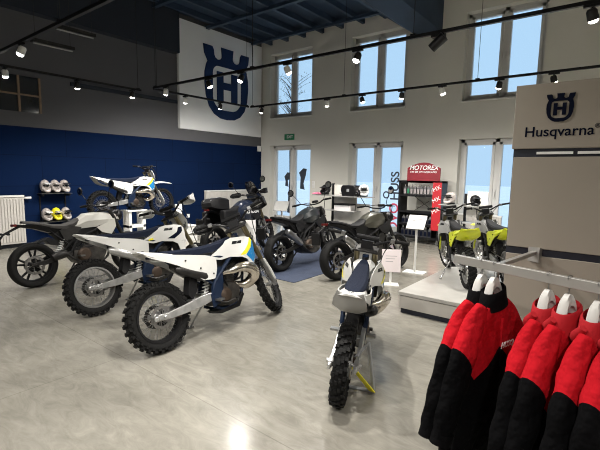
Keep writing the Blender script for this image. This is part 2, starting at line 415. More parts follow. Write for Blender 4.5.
# ------------------------------------------------------------------ emblem and banner
def fill_curve(name, loops, m, mx, ext=.01, parent=None):
    cu = bpy.data.curves.new(name, 'CURVE'); cu.dimensions = '2D'; cu.fill_mode = 'BOTH'; cu.extrude = ext
    for lp in loops:
        s = cu.splines.new('POLY'); s.points.add(len(lp)-1); s.use_cyclic_u = True
        for i, (x, y) in enumerate(lp): s.points[i].co = (x, y, 0, 1)
    cu.materials.append(M[m]); o = bpy.data.objects.new(name, cu); C.objects.link(o)
    if parent: o.parent = parent
    o.matrix_local = mx; return to_mesh(o)
def rrect(x0, x1, y0, y1, r, n=6, r2=None):
    out = []
    for cx, cy, a0, rr in ((x1, y1, 0, r), (x0, y1, 90, r), (x0, y0, 180, r2 or r), (x1, y0, 270, r2 or r)):
        px = cx-rr if cx == x1 else cx+rr; py = cy-rr if cy == y1 else cy+rr
        for k in range(n+1):
            a = math.radians(a0+90*k/n); out.append((px+rr*math.cos(a), py+rr*math.sin(a)))
    return out
def crest_loops():
    half = [(0, -.60), (.16, -.585), (.30, -.52), (.41, -.40), (.475, -.22), (.50, .0), (.495, .16), (.46, .29), (.43, .34), (.455, .38), (.50, .46), (.52, .60), (.33, .60), (.30, .55)]
    gap = [(.29, .47), (.27, .43), (.215, .40), (.155, .415), (.125, .45), (.125, .50), (.14, .62)]
    r = half+gap; l = [(-x, y) for x, y in r[::-1]][:-1]
    outer = r+l
    inner = rrect(-.325, .325, -.44, .30, .13, r2=.22)
    s = .062
    H = [(-.235, -.31), (-.09, -.31), (-.09, -.08), (.09, -.08), (.09, -.31), (.235, -.31), (.235, .21), (.09, .21), (.09, .04), (-.09, .04), (-.09, .21), (-.235, .21)]
    return [outer, inner[::-1], H]
w = MB(); w.box(A+.0, A+.09, 6.94, 10.09, 2.74, 5.56)
t = tag(w.build('banner_board', 'banner', smooth=False), 'large off-white board high on the left wall above the navy panelling', 'board')
# emblem in the plane x = A+.1: local x -> world +y, local y -> world z
mx = Matrix(((0, 0, 1, A+.10), (1, 0, 0, 8.62), (0, 1, 0, 4.12), (0, 0, 0, 1))) @ Matrix.Diagonal((1.70, 1.66, 1, 1))
o = fill_curve('crest_emblem', crest_loops(), 'crest_blue', mx, .01)
tag(o, 'big navy crowned emblem with a letter H on the off-white board', 'emblem')

# ------------------------------------------------------------------ radiators
def radiator(y0, y1, z0, z1, lab, valve=True, along='Y', loc=None):
    t = thing('radiator', lab, 'radiator', loc or (A+.013, (y0+y1)/2, z0), rz=0 if along == 'Y' else -PI/2, group='white panel radiators')
    h = (y1-y0)/2; H = z1-z0
    w = MB(); w.box(.04, .12, -h, h, .0, H-.03)
    n = int((y1-y0)/.05)
    for i in range(n):
        y = -h+(i+.5)*2*h/n; w.box(.12, .135, y-.014, y+.014, .04, H-.07)
    w.build('panel', 'radiator', t, smooth=False, bevel=.003)
    w = MB(); w.box(.03, .14, -h-.004, h+.004, H-.03, H); w.build('top_grille', 'white_metal', t, smooth=False)
    w = MB(); w.box(0, .04, -h*.7-.02, -h*.7+.02, .1, H-.1); w.box(0, .04, h*.7-.02, h*.7+.02, .1, H-.1); w.build('bracket', 'white_metal', t, smooth=False)
    if valve:
        w = MB(); w.tube([(.08, h, H-.06), (.08, h+.05, H-.06)], .012); w.tube([(.08, h+.04, H-.06), (.08, h+.14, H-.06)], [.022, .026], 12); w.build('thermostat_valve', 'white_metal', t)
radiator(1.75, 3.14, .09, 1.06, 'tall white radiator at the left edge of the navy wall')
radiator(7.76, 10.05, .14, 1.05, 'wide white radiator on the navy wall in the far corner', False)
radiator(-.55, .55, .12, .74, 'low white radiator below the right glazed door behind the lime bikes', False, 'X', (-2.72, B-.02, .1))

# ------------------------------------------------------------------ helmets on wall shelves
def helmet(name, lab, loc, rz, m, group=None, acc=None, s=1.):
    t = thing(name, lab, 'helmet', loc, rz, group, scale=s)
    w = MB(); w.ell((0, 0, .14), .135, .115, .125, 20, 12, z0=-.8, z1=1); w.build('shell', m, t)
    w = MB(); w.tube(spline([(.09, -.085, .10), (.155, -.05, .06), (.175, 0, .05), (.155, .05, .06), (.09, .085, .10)], 4), .028, 8); w.build('chin_bar', m, t)
    w = MB(); w.ell((.03, 0, .145), .112, .103, .055, 16, 8); w.build('visor', 'visor', t)
    w = MB(); w.box(.08, .21, -.07, .07, .21, .222, rot=Matrix.Rotation(.15, 4, 'Y')); w.build('peak', acc or m, t, bevel=.004)
    w = MB(); w.lathe([(.06, 0), (.09, 0), (.09, .03), (.06, .03)], 16, (0, 0, .01), 'Z', True); w.build('neck_roll', 'black_plastic', t)
    return t
for zi, (z, lab) in enumerate([(1.09, 'upper'), (.50, 'lower')]):
    t = thing('wire_shelf', lab+' narrow wire shelf with helmets on the navy wall', 'shelf', (A+.013, 3.72, z-.012), group='helmet shelves on the navy wall')
    w = MB(); w.box(0, .26, -.30, .30, 0, .008); w.build('shelf_board', 'steel', t, smooth=False)
    for y in (-.26, .26):
        w = MB(); w.box(0, .24, y-.01, y+.01, -.05, 0); w.build('bracket', 'black_plastic', t, smooth=False)
w = MB()
for y in (3.47, 3.97): w.box(A+.0135, A+.03, y-.012, y+.012, .3, 1.08)
tag(w.build('shelf_upright_pair', 'black_plastic', smooth=False), 'thin black upright rails under the helmet shelves', 'shelf rail')
nm = [('helmet_silver', 'helmet_white', 'left'), ('helmet_silver', 'helmet_silver', 'middle'), ('helmet_silver', 'black_plastic', 'right')]
for r, z, rl in ((0, 1.087, 'upper'), (1, .497, 'lower')):
    for i, (m1, ac, pl) in enumerate(nm):
        mm = m1; aa = ac
        if r == 1 and i == 1: mm, aa = 'yellow', 'helmet_silver'
        lab = '%s silver patterned helmet on the %s wall shelf' % (pl, rl) if mm != 'yellow' else 'silver and yellow helmet in the middle of the lower wall shelf'
        helmet('motocross_helmet', lab, (A+.15, 3.53+i*.19, z), 0, mm, 'helmets on the navy wall', aa, .86).scale = (.86, .80, 1.08)

# ------------------------------------------------------------------ wheels
def knobby(mb, c, R, w, fine=56, rows=((-.38, .9), (-.13, 1), (.13, 1), (.38, .9)), kn=.019):
    h = w/2; prof = [(R-w*.80, -h*.55), (R-w*.45, -h*1.0), (R-kn-w*.16, -h*.93), (R-kn, -h*.5), (R-kn, 0), (R-kn, h*.5), (R-kn-w*.16, h*.93), (R-w*.45, h*1.0), (R-w*.80, h*.55)]
    mb.lathe(prof, 48, c, 'Y', True)
    for i in range(fine):
        for j, (yy, q) in enumerate(rows+((-.5, .8), (.5, .8))):
            if abs(yy) < .3 and (i+j) % 2: continue
            if .3 < abs(yy) < .45 and (i+j) % 2 == 0: continue
            if abs(yy) > .45 and i % 2: continue
            a = 2*PI*(i+(.5 if j % 2 else 0))/fine; rad = R-(.001 if abs(yy) < .3 else (.010 if abs(yy) < .45 else w*.24))
            rot = Matrix.Rotation(-a, 4, 'Y')
            lx = .0145*R/.335; ww = w*.105 if abs(yy) < .45 else w*.05
            mb.box(rad-kn*1.3, rad, yy*w-ww, yy*w+ww, -lx, lx, rot=rot, at=c)
def street_tyre(mb, c, R, w):
    h = w/2; prof = [(R-w*.55, -h*.7), (R-w*.42, -h*.95), (R-w*.22, -h)]
    for k in range(7): a = -PI/2*.85+PI*.85*k/6; prof.append((R-w*.2+w*.2*math.cos(a), h*math.sin(a)))
    prof += [(R-w*.22, h), (R-w*.42, h*.95), (R-w*.55, h*.7)]
    mb.lathe(prof, 56, c, 'Y', True)
def wheel(parent, name, c, R, w, kind, mx=None, rim='silver', disc_side=-1, rear=True, hubm='silver'):
    rr = R-w*.80 if kind == 'spoked' else R-w*.50
    rw = w*.36
    m = MB(mx)
    m.lathe([(rr+.006, -rw), (rr-.012, -rw), (rr-.02, -rw*.4), (rr-.02, rw*.4), (rr-.012, rw), (rr+.006, rw)], 40, c, 'Y', True)
    if kind != 'spoked':
        for k in range(5):
            a = 2*PI*k/5+.3
            for da in (-.13, .13):
                p0 = (c[0]+.035*math.cos(a), c[1], c[2]+.035*math.sin(a)); p1 = (c[0]+rr*.98*math.cos(a+da*1.5), c[1], c[2]+rr*.98*math.sin(a+da*1.5))
                m.tube([p0, p1], [.018, .014], 6)
    W = m.build(name, rim, parent)
    m = MB(mx); m.lathe([(.001, -.06), (.018, -.06), (.03, -.05), (.03, -.028), (.02, -.02), (.02, .02), (.03, .028), (.03, .05), (.018, .06), (.001, .06)], 20, c); m.build('hub', hubm, W)
    if kind == 'spoked':
        m = MB(mx)
        for k in range(32):
            a = 2*PI*k/32; s = 1 if k % 2 else -1; b = a+(.42 if (k//2) % 2 else -.42)
            m.tube([(c[0]+.03*math.cos(b), c[1]+s*.035, c[2]+.03*math.sin(b)), (c[0]+(rr-.015)*math.cos(a), c[1], c[2]+(rr-.015)*math.sin(a))], .0022, 4)
        m.build('spokes', 'rim_silver', W)
    m = MB(mx)
    (knobby if kind == 'spoked' else street_tyre)(m, c, R, w); m.build('tyre', 'rubber', W, angle=50)
    # brake disc with wavy edge
    ds = disc_side; dr = (.11 if rear else .13)*(R/.335 if kind == 'spoked' else 1.15); y = ds*.062
    m = MB(mx); N = 40
    ro = [dr+.005*math.sin(k*2*PI/N*10) for k in range(N)]
    P = lambda r, k, yy: (c[0]+r*math.cos(2*PI*k/N), c[1]+yy, c[2]+r*math.sin(2*PI*k/N))
    vs = []; fs = []
    for k in range(N): vs += [P(ro[k], k, y-.002), P(ro[k], k, y+.002), P(dr*.74, k, y+.002), P(dr*.74, k, y-.002)]
    for k in range(N):
        n = (k+1) % N
        for j in range(4): fs.append((k*4+j, k*4+(j+1) % 4, n*4+(j+1) % 4, n*4+j))
    m.add(vs, fs)
    for k in range(6):
        a = 2*PI*k/6; m.tube([(c[0]+.028*math.cos(a), c[1]+y, c[2]+.028*math.sin(a)), (c[0]+dr*.76*math.cos(a+.35), c[1]+y, c[2]+dr*.76*math.sin(a+.35))], .005, 4)
    m.build('brake_disc', 'disc', W)
    if rear:
        m = MB(mx); y = -ds*.06; N = 44; vs = []; fs = []; dr = .105*R/.335
        for k in range(2*N):
            a = PI*k/N; r = dr+(.007 if k % 2 else 0)
            for r_, yy in ((r, y-.003), (r, y+.003), (dr*.72, y+.003), (dr*.72, y-.003)): vs.append((c[0]+r_*math.cos(a), c[1]+yy, c[2]+r_*math.sin(a)))
        for k in range(2*N):
            n = (k+1) % (2*N)
            for j in range(4): fs.append((k*4+j, k*4+(j+1) % 4, n*4+(j+1) % 4, n*4+j))
        m.add(vs, fs)
        for k in range(5):
            a = 2*PI*k/5; m.tube([(c[0]+.025*math.cos(a), c[1]+y, c[2]+.025*math.sin(a)), (c[0]+dr*.76*math.cos(a), c[1]+y, c[2]+dr*.76*math.sin(a))], .006, 4)
        m.build('sprocket', 'dark_metal', W)
    return W

def clampf(v, a=0., b=1.): return max(a, min(b, v))
def smooth(v): v = clampf(v); return v*v*(3-2*v)

# ------------------------------------------------------------------ off-road bike
def offroad(name, label, rear, ang, lean=0., scale=1., steer=0., z=0., plastic='white_plastic', seat='navy_seat', frame='navy_frame', fender=None, rearf=None, guards=None,
            pipe='two', stripe=True, headlight=False, stand=True, plate='white_plastic', barw=.40, under='light_grey_plastic', forkguard=None, group=None, fw=1., tk=1., rw=.125, badge=False, rim='black_satin', pw=1.):
    ca, sa = math.cos(ang), math.sin(ang); wb = 1.48*scale
    cx, cy = rear[0]+ca*wb/2, rear[1]+sa*wb/2
    t = thing(name, label, 'motorcycle', (cx, cy, z), ang, group, lean=-lean, scale=scale)   # +lean tips to the bike's left
    t.rotation_euler = (Matrix.Rotation(ang, 3, 'Z') @ Matrix.Rotation(-lean, 3, 'X')).to_euler()
    fender = fender or plastic; rearf = rearf or plastic
    RA = Vector((-.74, 0, .328)); FA = Vector((.74, 0, .338))
    # steering transform
    top = Vector((.385, 0, 1.06)); axis = Vector((-.454, 0, .891)); S = Matrix.Translation(top) @ Matrix.Rotation(steer, 4, axis) @ Matrix.Translation(-top)
    wheel(t, 'rear_wheel', RA, .328, rw, 'spoked', None, rim, -1, True)
    wheel(t, 'front_wheel', FA, .338, .092, 'spoked', S, rim, 1, False)
    # forks
    off = Vector((.03, 0, .015))
    for s in (-1, 1):
        y = s*.092
        b = Vector((.72, y, .345)); tp = b+Vector((-.454, 0, .891))*.80+Vector((-.02, 0, 0))
        lo = b+(tp-b)*.0; mi = b+(tp-b)*.42
        f = MB(S); f.tube([mi, b+(tp-b)*.55, tp], [.027, .029, .030], 12); F = f.build('fork_tube', 'fork_gold' if pipe != 'street' else 'dark_metal', t)
        f = MB(S); f.tube([lo-(tp-b)*.03, mi+(tp-b)*.02], [.024, .022], 10); f.box(-.03, .035, y-.018, y+.018, -.045, .03, at=(FA.x-.005, 0, FA.z)); f.build('fork_leg', 'steel', F)
        g = MB(S); pts = [b+Vector((.03, s*.015, .02)), b+(tp-b)*.2+Vector((.035, s*.015, 0)), b+(tp-b)*.40+Vector((.035, s*.012, 0))]
        g.tube(pts, [.022, .030, .022], 8, sx=.5); g.build('fork_guard', forkguard or plastic, F)
    f = MB(S)
    for q, tt in ((.80, .024), (.62, .028)):
        c = Vector((.72, 0, .345))+Vector((-.454, 0, .891))*q+Vector((.0, 0, 0)); f.box(-.05, .045, -.125, .125, -tt/2, tt/2, rot=Matrix.Rotation(-.47, 4, 'Y'), at=c)
    f.build('triple_clamp', 'dark_metal', t, bevel=.006)
    # handlebar
    bc = Vector((.36, 0, 1.115)); up = Vector((-.10, 0, .10))
    hb = MB(S); P = [bc+Vector((-.10, -barw, .085)), bc+Vector((-.055, -barw*.62, .075)), bc+Vector((-.02, -barw*.36, .03)), bc+Vector((0, -.08, 0)), bc+Vector((0, .08, 0)), bc+Vector((-.02, barw*.36, .03)), bc+Vector((-.055, barw*.62, .075)), bc+Vector((-.10, barw, .085))]
    hb.tube(spline(P, 4), .013, 8); hb.box(-.02, .02, -.06, .06, -.05, .03, at=bc); H = hb.build('handlebar', 'black_plastic', t)
    g = MB(S); g.tube([P[2]+Vector((.0, .03, .035)), P[5]+Vector((0, -.03, .035))], .024, 8); g.build('bar_pad', 'black_satin', H)
    for s, a, b in ((-1, P[0], P[1]), (1, P[7], P[6])):
        g = MB(S); d = b-a; g.tube([a-d*.03, a, a+d*.78, a+d*.82], [.022, .017, .017, .024], 10); g.build('grip', 'rubber', H)
        g = MB(S); g.tube([b+Vector((.03, 0, 0)), b*.6+a*.4+Vector((.075, 0, .0)), a+Vector((.085, 0, -.005))], [.008, .006, .007], 6); g.box(-.02, .03, -.02, .02, -.018, .018, at=b); g.build('lever', 'steel', H)
        if guards:
            g = MB(S); path = spline([b+Vector((.06, 0, .0)), b*.5+a*.5+Vector((.13, s*.01, .01)), a+Vector((.11, s*.03, .01)), a+Vector((.0, s*.035, 0))], 4)
            g.tube(path, lerps([.03, .055, .05, .02], 4), 8, sx=1.0); 
            # flattened shield
            g2 = MB(S); rings = []
            for k, p in enumerate(path):
                hh = lerps([.035, .062, .058, .02], 4)[k]; tn = (path[min(k+1, len(path)-1)]-path[max(k-1, 0)]).normalized(); nn = Vector((tn.y, -tn.x, 0)).normalized()*.006
                rings.append([p+nn+Vector((0, 0, hh)), p+nn+Vector((0, 0, -hh)), p-nn+Vector((0, 0, -hh)), p-nn+Vector((0, 0, hh))])
            g2.loft(rings); g2.build('handguard', guards, H, bevel=.004)
    g = MB(S)
    for s in (-1, 1):
        g.tube(spline([P[2 if s < 0 else 5]+Vector((.02, 0, 0)), (.50, s*.10, 1.12), (.52, s*.10, .95), (.45, s*.06, .78)], 5), .006, 6)
    g.tube(spline([P[1]+Vector((.03, 0, 0)), (.52, -.16, 1.0), (.60, -.13, .75), (.70, -.12, .45)], 5), .005, 6)
    g.build('brake_hose', 'black_plastic', H)
    # front number plate or headlight mask
    if headlight:
        m = MB(S); R_ = []
        for zz, hw, dx in ((.80, .07, .0), (.88, .12, .03), (.98, .14, .02), (1.07, .12, -.03), (1.13, .06, -.06)):
            R_.append([(.50+dx, -hw, zz), (.56+dx, -hw*.5, zz), (.575+dx, 0, zz), (.56+dx, hw*.5, zz), (.50+dx, hw, zz), (.49+dx, 0, zz)])
        m.loft(R_); K = m.build('headlight_mask', plate, t)
        m = MB(S); m.ell((.585, 0, .95), .03, .065, .055); m.build('headlight', 'visor', K)
    else:
        m = MB(S); R_ = []
        for zz, hw, dx in ((.86, .07, .02), (.92, .105, .02), (1.03, .115, -.02), (1.10, .085, -.05)):
            R_.append([(.48+dx, -hw, zz), (.525+dx, -hw*.6, zz), (.535+dx, 0, zz), (.525+dx, hw*.6, zz), (.48+dx, hw, zz), (.515+dx, 0, zz)])
        m.loft(R_); m.build('number_plate', plate, t)
    # front fender
    m = MB(S); R_ = []
    for x, zz, hw, dr in ((.30, .70, .045, .02), (.40, .79, .07, .03), (.52, .82, .085, .035), (.68, .835, .085, .03), (.84, .825, .075, .022), (.98, .80, .05, .012), (1.04, .785, .025, .006)):
        R_.append([(x, -hw, zz-dr), (x, -hw*.6, zz), (x, 0, zz+.008), (x, hw*.6, zz), (x, hw, zz-dr), (x, hw*.6, zz-.008), (x, 0, zz), (x, -hw*.6, zz-.008)])
    m.loft(R_); m.build('front_fender', fender, t)
    # frame
    m = MB()
    for s in (-1, 1):
        m.tube(spline([(.36, s*.03, .93), (.20, s*.10, .80), (.02, s*.115, .66), (-.14, s*.11, .50), (-.16, s*.10, .33)], 5), .022, 8, sx=.8)
        m.tube(spline([(.38, s*.02, .84), (.34, s*.05, .62), (.27, s*.07, .40), (.20, s*.08, .27), (.0, s*.08, .23), (-.14, s*.09, .28)], 5), .017, 8)
        m.tube([(.1, s*.10, .76), (-.35, s*.06, .84), (-.75, s*.04, .88)], .012, 6)
        m.tube([(-.14, s*.10, .52), (-.55, s*.06, .83)], .012, 6)
    m.tube([(.40, 0, .80), (.34, 0, 1.0)], .034, 10)
    m.build('frame', frame, t)
    for s in (-1, 1):
        shell('frame_guard', [(-.06, .68), (.0, .67), (-.02, .50), (-.06, .32), (-.19, .28), (-.2, .42), (-.13, .50)], lambda x, z: .125, frame, t, s, .006, 0)
    # swingarm
    m = MB()
    for s in (-1, 1):
        yy = s*.10
        m.loft([[(x, yy-s*.0-wd, zz-h), (x, yy+wd, zz-h), (x, yy+wd, zz+h), (x, yy-wd, zz+h)] for x, zz, h, wd in ((-.84, .328, .020, .012), (-.70, .330, .030, .014), (-.50, .348, .040, .016), (-.30, .378, .050, .018), (-.13, .40, .036, .02))])
        m.box(-.80, -.69, yy-.02, yy+.02, .31, .36)
    m.box(-.38, -.30, -.10, .10, .34, .41); m.tube([(-.74, -.14, .335), (-.74, .14, .335)], .016, 10)
    sw = m.build('swingarm', 'silver', t, bevel=.006)
    m = MB(); m.prism([(-.66, .30), (-.55, .285), (-.52, .33), (-.60, .36), (-.68, .355)], -.088, -.055); m.build('brake_caliper', 'bronze', sw, bevel=.004)
    m = MB(); m.prism([(-.74, .25), (-.62, .21), (-.60, .245), (-.68, .27)], .05, .085); m.build('chain_guide', 'black_plastic', sw, bevel=.003)
    m = MB()
    for a, b in (((-.74, .06, .44), (-.10, .06, .455)), ((-.74, .06, .23), (-.10, .06, .375))): m.tube([a, b], .0075, 4, sx=.8)
    m.build('chain', 'steel', t)
    # shock
    m = MB(); m.tube([(-.20, 0, .36), (-.09, 0, .70)], .016, 8); m.build('shock', 'steel', t)
    m = MB(); pts = [(-.20+.11*k/70+.034*math.cos(k*.75)*.95, .036*math.sin(k*.75), .38+.27*k/70) for k in range(71)]; m.tube(pts, .007, 5); m.build('shock_spring', 'white_metal', t)
    # engine
    m = MB(); m.prism([(.20, .30), (.24, .40), (.19, .47), (.10, .50), (-.02, .50), (-.13, .45), (-.17, .37), (-.12, .28), (.05, .24), (.15, .25)], -.085, .085); E = m.build('engine', 'engine_metal', t, bevel=.012)
    m = MB(); m.lathe([(.001, -.135), (.055, -.135), (.072, -.125), (.082, -.10), (.085, -.08)], 24, (.0, 0, .375)); m.build('clutch_cover', 'bronze', E)
    m = MB(); m.lathe([(.001, .13), (.045, .13), (.06, .12), (.07, .08)], 24, (.10, 0, .36)); m.build('ignition_cover', 'dark_metal', E)
    m = MB(); rot = Matrix.Rotation(.2, 4, 'Y')
    for k in range(7): m.box(-.062, .062, -.062, .062, k*.026, k*.026+.014, rot=rot, at=(.13, 0, .47))
    m.box(-.05, .05, -.05, .05, 0, .17, rot=rot, at=(.13, 0, .47)); m.box(-.06, .06, -.06, .06, .165, .225, rot=rot, at=(.13, 0, .47)); m.build('cylinder', 'engine_metal', E, smooth=False)
    m = MB(); m.tube([(.07, -.02, .55), (.0, -.02, .58), (-.08, -.01, .60)], [.03, .035, .045], 10); m.build('carburettor', 'dark_metal', E)
    # airbox
    m = MB(); m.prism([(-.08, .84), (-.10, .60), (-.22, .56), (-.36, .64), (-.50, .74), (-.50, .84)], -.085, .085); m.build('airbox', 'black_plastic', t, bevel=.01)
    m = MB(); m.prism([(-.05, .74), (.10, .76), (.30, .80), (.36, .72), (.26, .64), (.08, .66), (-.02, .60), (-.10, .50), (-.14, .58)], -.055, .055); m.build('intake_box', 'black_plastic', t, bevel=.008)
    m = MB(); m.prism([(-.36, .64), (-.28, .62), (-.30, .48), (-.37, .40), (-.41, .46)], -.05, .05); m.build('mud_flap', 'black_satin', t, bevel=.004)
    m = MB()
    for yy in (-.075, .07, -.03):
        m.tube(spline([(.20, yy, .70), (.08, yy*1.3, .66), (.02, yy*1.4, .55), (.06, yy*1.2, .46)], 4), .009, 6); m.tube(spline([(.30, yy*1.2, .60), (.24, yy*1.5, .52), (.16, yy*1.1, .50)], 4), .012, 6)
    m.build('coolant_hose', 'black_plastic', t)
    # radiators
    for s in (-1, 1):
        m = MB(); m.box(-.018, .018, -.055, .055, -.12, .12, rot=Matrix.Rotation(-.35, 4, 'Y'), at=(.31, s*.105, .70)); m.build('radiator_core', 'dark_metal', t, smooth=False)
    # foot pegs and levers
    for s in (-1, 1):
        m = MB(); m.box(-.03, .03, min(s*.11, s*.21), max(s*.11, s*.21), .345, .365, at=(-.13, 0, 0)); m.build('footpeg', 'steel', t, smooth=False)
    m = MB(); m.tube(spline([(-.13, -.12, .34), (-.02, -.135, .30), (.12, -.14, .32)], 4), .009, 6); m.box(.10, .14, -.17, -.13, .31, .33); m.build('brake_pedal', 'dark_metal', t)
    m = MB(); m.tube(spline([(-.02, .12, .33), (.10, .14, .33), (.14, .16, .34)], 4), .008, 6); m.build('gear_lever', 'dark_metal', t)
    m = MB(); m.prism([(.24, .36), (.27, .33), (.18, .21), (-.08, .195), (-.12, .23), (.14, .25)], -.10, .10); m.build('skid_plate', 'black_plastic', t, bevel=.005)
    # seat
    m = MB(); R_ = []
    for x, zt, hw, d in ((.24, .972, .035, .02), (.16, .962, .055, .035), (.04, .935, .072, .07), (-.12, .918, .08, .10), (-.30, .912, .088, .10), (-.50, .918, .085, .075), (-.66, .925, .07, .05), (-.76, .928, .045, .02)):
        R_.append([(x, -hw, zt-d), (x, -hw, zt-.022), (x, -hw*.75, zt-.004), (x, 0, zt), (x, hw*.75, zt-.004), (x, hw, zt-.022), (x, hw, zt-d), (x, 0, zt-d)])
    m.loft(R_); m.build('seat', seat, t)
    # shrouds
    yf = lambda x, z: .095+.12*smooth((x+.02)/.36)*smooth((1.08-z)/.25)*(1-.55*smooth((x-.34)/.14))
    sh = [(-.10, .80), (-.02, .84), (.08, .905), (.16, .945), (.30, .955), (.42, .935), (.455, .90), (.47, .72), (.42, .58), (.37, .57), (.33, .60), (.30, .70), (.24, .735), (.12, .755), (.02, .74), (-.10, .765)]
    for s in (-1, 1):
        T = shell('radiator_shroud', sh, yf, plastic, t, s, .008, 4)
        shell('shroud_vent', [(.15, .885), (.17, .915), (.27, .915), (.25, .885)], yf, 'black_plastic', T, s, .003, 0, .004)
        if not stripe and plastic == 'white_plastic':
            shell('dark_graphic', [(.18, .78), (.26, .77), (.40, .86), (.42, .92), (.34, .91), (.30, .85)], yf, 'text_dark', T, s, .002, 3, .003)
        if stripe:
            shell('yellow_stripe', [(.22, .755), (.28, .755), (.445, .905), (.42, .93), (.37, .90)], yf, 'yellow', T, s, .002, 3, .003)
            shell('blue_stripe', [(.285, .75), (.45, .895), (.46, .80), (.462, .70), (.37, .655), (.32, .71)], yf, 'blue', T, s, .002, 3, .003)
            shell('pale_decal', [(.375, .64), (.44, .675), (.41, .60), (.38, .60)], yf, 'text_dark', T, s, .002, 1, .004)
    m = MB(); R_ = []
    for x, zt, hw in ((.06, .90, .05), (.14, .935, .09), (.24, .955, .11), (.34, .955, .10), (.42, .925, .07)):
        R_.append([(x, -hw, zt-.10), (x, -hw, zt-.03), (x, -hw*.6, zt), (x, hw*.6, zt), (x, hw, zt-.03), (x, hw, zt-.10)])
    m.loft(R_); K = m.build('fuel_tank', plastic, t)
    m = MB(); m.lathe([(.001, .03), (.028, .03), (.032, .0)], 16, (.33, 0, .95), 'Z'); m.build('fuel_cap', 'black_plastic', K)
    # side panels
    yp = lambda x, z: .115+.02*smooth((-.1-x)/.3)-.05*smooth((-.55-x)/.3)
    sp = [(-.06, .76), (-.07, .58), (-.13, .565), (-.26, .575), (-.36, .65), (-.52, .76), (-.80, .885), (-.84, .915), (-.5, .865), (-.2, .82), (-.10, .79)]
    for s in (-1, 1):
        if badge: shell('yellow_badge', [(-.04, .80), (.06, .815), (.07, .79), (-.05, .775)], lambda x, z: .10, 'yellow', t, s, .012, 0)
        T = shell('side_panel', sp, yp, rearf if rearf != plastic else plastic, t, s, .008, 3)
        m = MB()
        for x, zz in ((-.12, .62), (-.28, .70), (-.45, .80)): m.lathe([(.001, s*.008), (.008, s*.008), (.009, 0)], 8, (x, s*yp(x, zz), zz))
        m.build('panel_bolt', 'dark_metal', T)
    # rear fender
    m = MB(); R_ = []
    for x, zz, hw, dr in ((-.40, .865, .09, .05), (-.58, .89, .10, .06), (-.72, .915, .105, .06), (-.84, .935, .10, .045), (-.92, .948, .085, .022), (-.955, .953, .06, .01)):
        hw *= fw; x = -.4+(x+.4)*tk
        R_.append([(x, -hw, zz-dr), (x, -hw*.8, zz-.006), (x, -hw*.4, zz+.002), (x, hw*.4, zz+.002), (x, hw*.8, zz-.006), (x, hw, zz-dr), (x, hw*.8, zz-.014), (x, hw*.3, zz-.010), (x, -hw*.3, zz-.010), (x, -hw*.8, zz-.014)])
    m.loft(R_); RF = m.build('rear_fender', rearf, t)
    if under:
        m = MB(); R_ = []
        for x, zz, hw in ((-.94, .935, .085), (-.90, .86, .11), (-.84, .79, .12), (-.74, .745, .115), (-.62, .73, .10)):
            hw *= fw
            R_.append([(x, -hw, zz+.035), (x+.01, -hw*.5, zz), (x+.01, hw*.5, zz), (x, hw, zz+.035), (x+.015, hw*.5, zz+.014), (x+.015, -hw*.5, zz+.014)])
        m.loft(R_); m.build('inner_mudguard', under, RF)
    text('fender_lettering', 'TE' if headlight else 'TC', .035, 'text_dark', (-.4-.47*tk, 0, .949), (0, -.10, -PI/2), RF, .001)
    # exhaust
    if pipe == 'two':
        m = MB(); P_ = [(.17, .0, .50), (.24, -.04, .44), (.32, -.10, .43), (.385, -.155, .49), (.365, -.185, .575), (.28, -.19, .62), (.18, -.18, .63), (.09, -.155, .61), (.0, -.10, .60), (-.10, -.08, .60), (-.2, -.09, .60)]
        P_ = [(a_, b_*pw, c_) for a_, b_, c_ in P_]
        m.tube(spline(P_, 5), lerps([.024, .038, .055, .066, .068, .062, .050, .036, .022, .018, .018], 5), 14); X = m.build('expansion_chamber', 'chrome', t)
        m = MB(); m.tube([(-.20, -.09*pw, .60), (-.23, -.095*pw, .61), (-.50, -.10*pw*pw, .72), (-.53, -.10*pw*pw, .732), (-.555, -.10*pw*pw, .742)], [.03, .045, .045, .036, .014], 12, ); m.build('silencer', 'dark_metal', X)
    else:
        m = MB(); P_ = [(.17, .0, .56), (.26, -.04, .52), (.29, -.10, .46), (.22, -.14, .44), (.10, -.135, .46), (-.05, -.12, .52), (-.2, -.095, .58)]
        m.tube(spline(P_, 5), lerps([.02, .024, .026, .026, .024, .024, .024], 5), 10); X = m.build('header_pipe', 'chrome', t)
        m = MB(); m.tube([(-.18, -.095, .57), (-.23, -.10, .60), (-.52, -.10, .72), (-.57, -.10, .74)], [.03, .05, .05, .02], 12); m.build('silencer', 'silver', X)
    if stand == 'kick':
        m = MB(); fy = .34; 
        zz = -math.tan(lean)*fy*0
        # reaches the ground on the leaning side
        gy = .30; gz = gy*math.tan(lean)/1.0
        m.tube([(-.12, .11, .33), (-.20, gy, gz+.012)], [.012, .010], 8); m.box(-.03, .03, -.02, .02, -.008, .006, at=(-.20, gy, gz+.008)); m.build('side_stand', 'steel', t)
    if stand == 'box':
        m = MB(); m.box(-.28, .18, -.17, .17, -.0, .02)
        m.build('stand_foot', 'steel', t)
    return t

def d2r(a): return a*PI/180
AZ = d2r(90)
# A: nearest bike on the left
offroad('enduro_motorcycle', 'white enduro bike with navy seat and yellow-blue stripe, nearest on the left', (-3.11, 2.03), d2r(90), scale=.96, lean=d2r(12.5), steer=d2r(34), guards='black_plastic', stand='kick', headlight=True, under=None, tk=.86)
# B: behind it with white handguards
offroad('enduro_motorcycle', 'white enduro bike with white handguards, behind the nearest striped one', (-4.48, 2.11), d2r(89), scale=.96, lean=d2r(10), steer=d2r(22), guards='white_plastic', stand='kick', pipe='four', headlight=True, stripe=False, under=None, tk=.86, badge=True, rim='rim_silver')
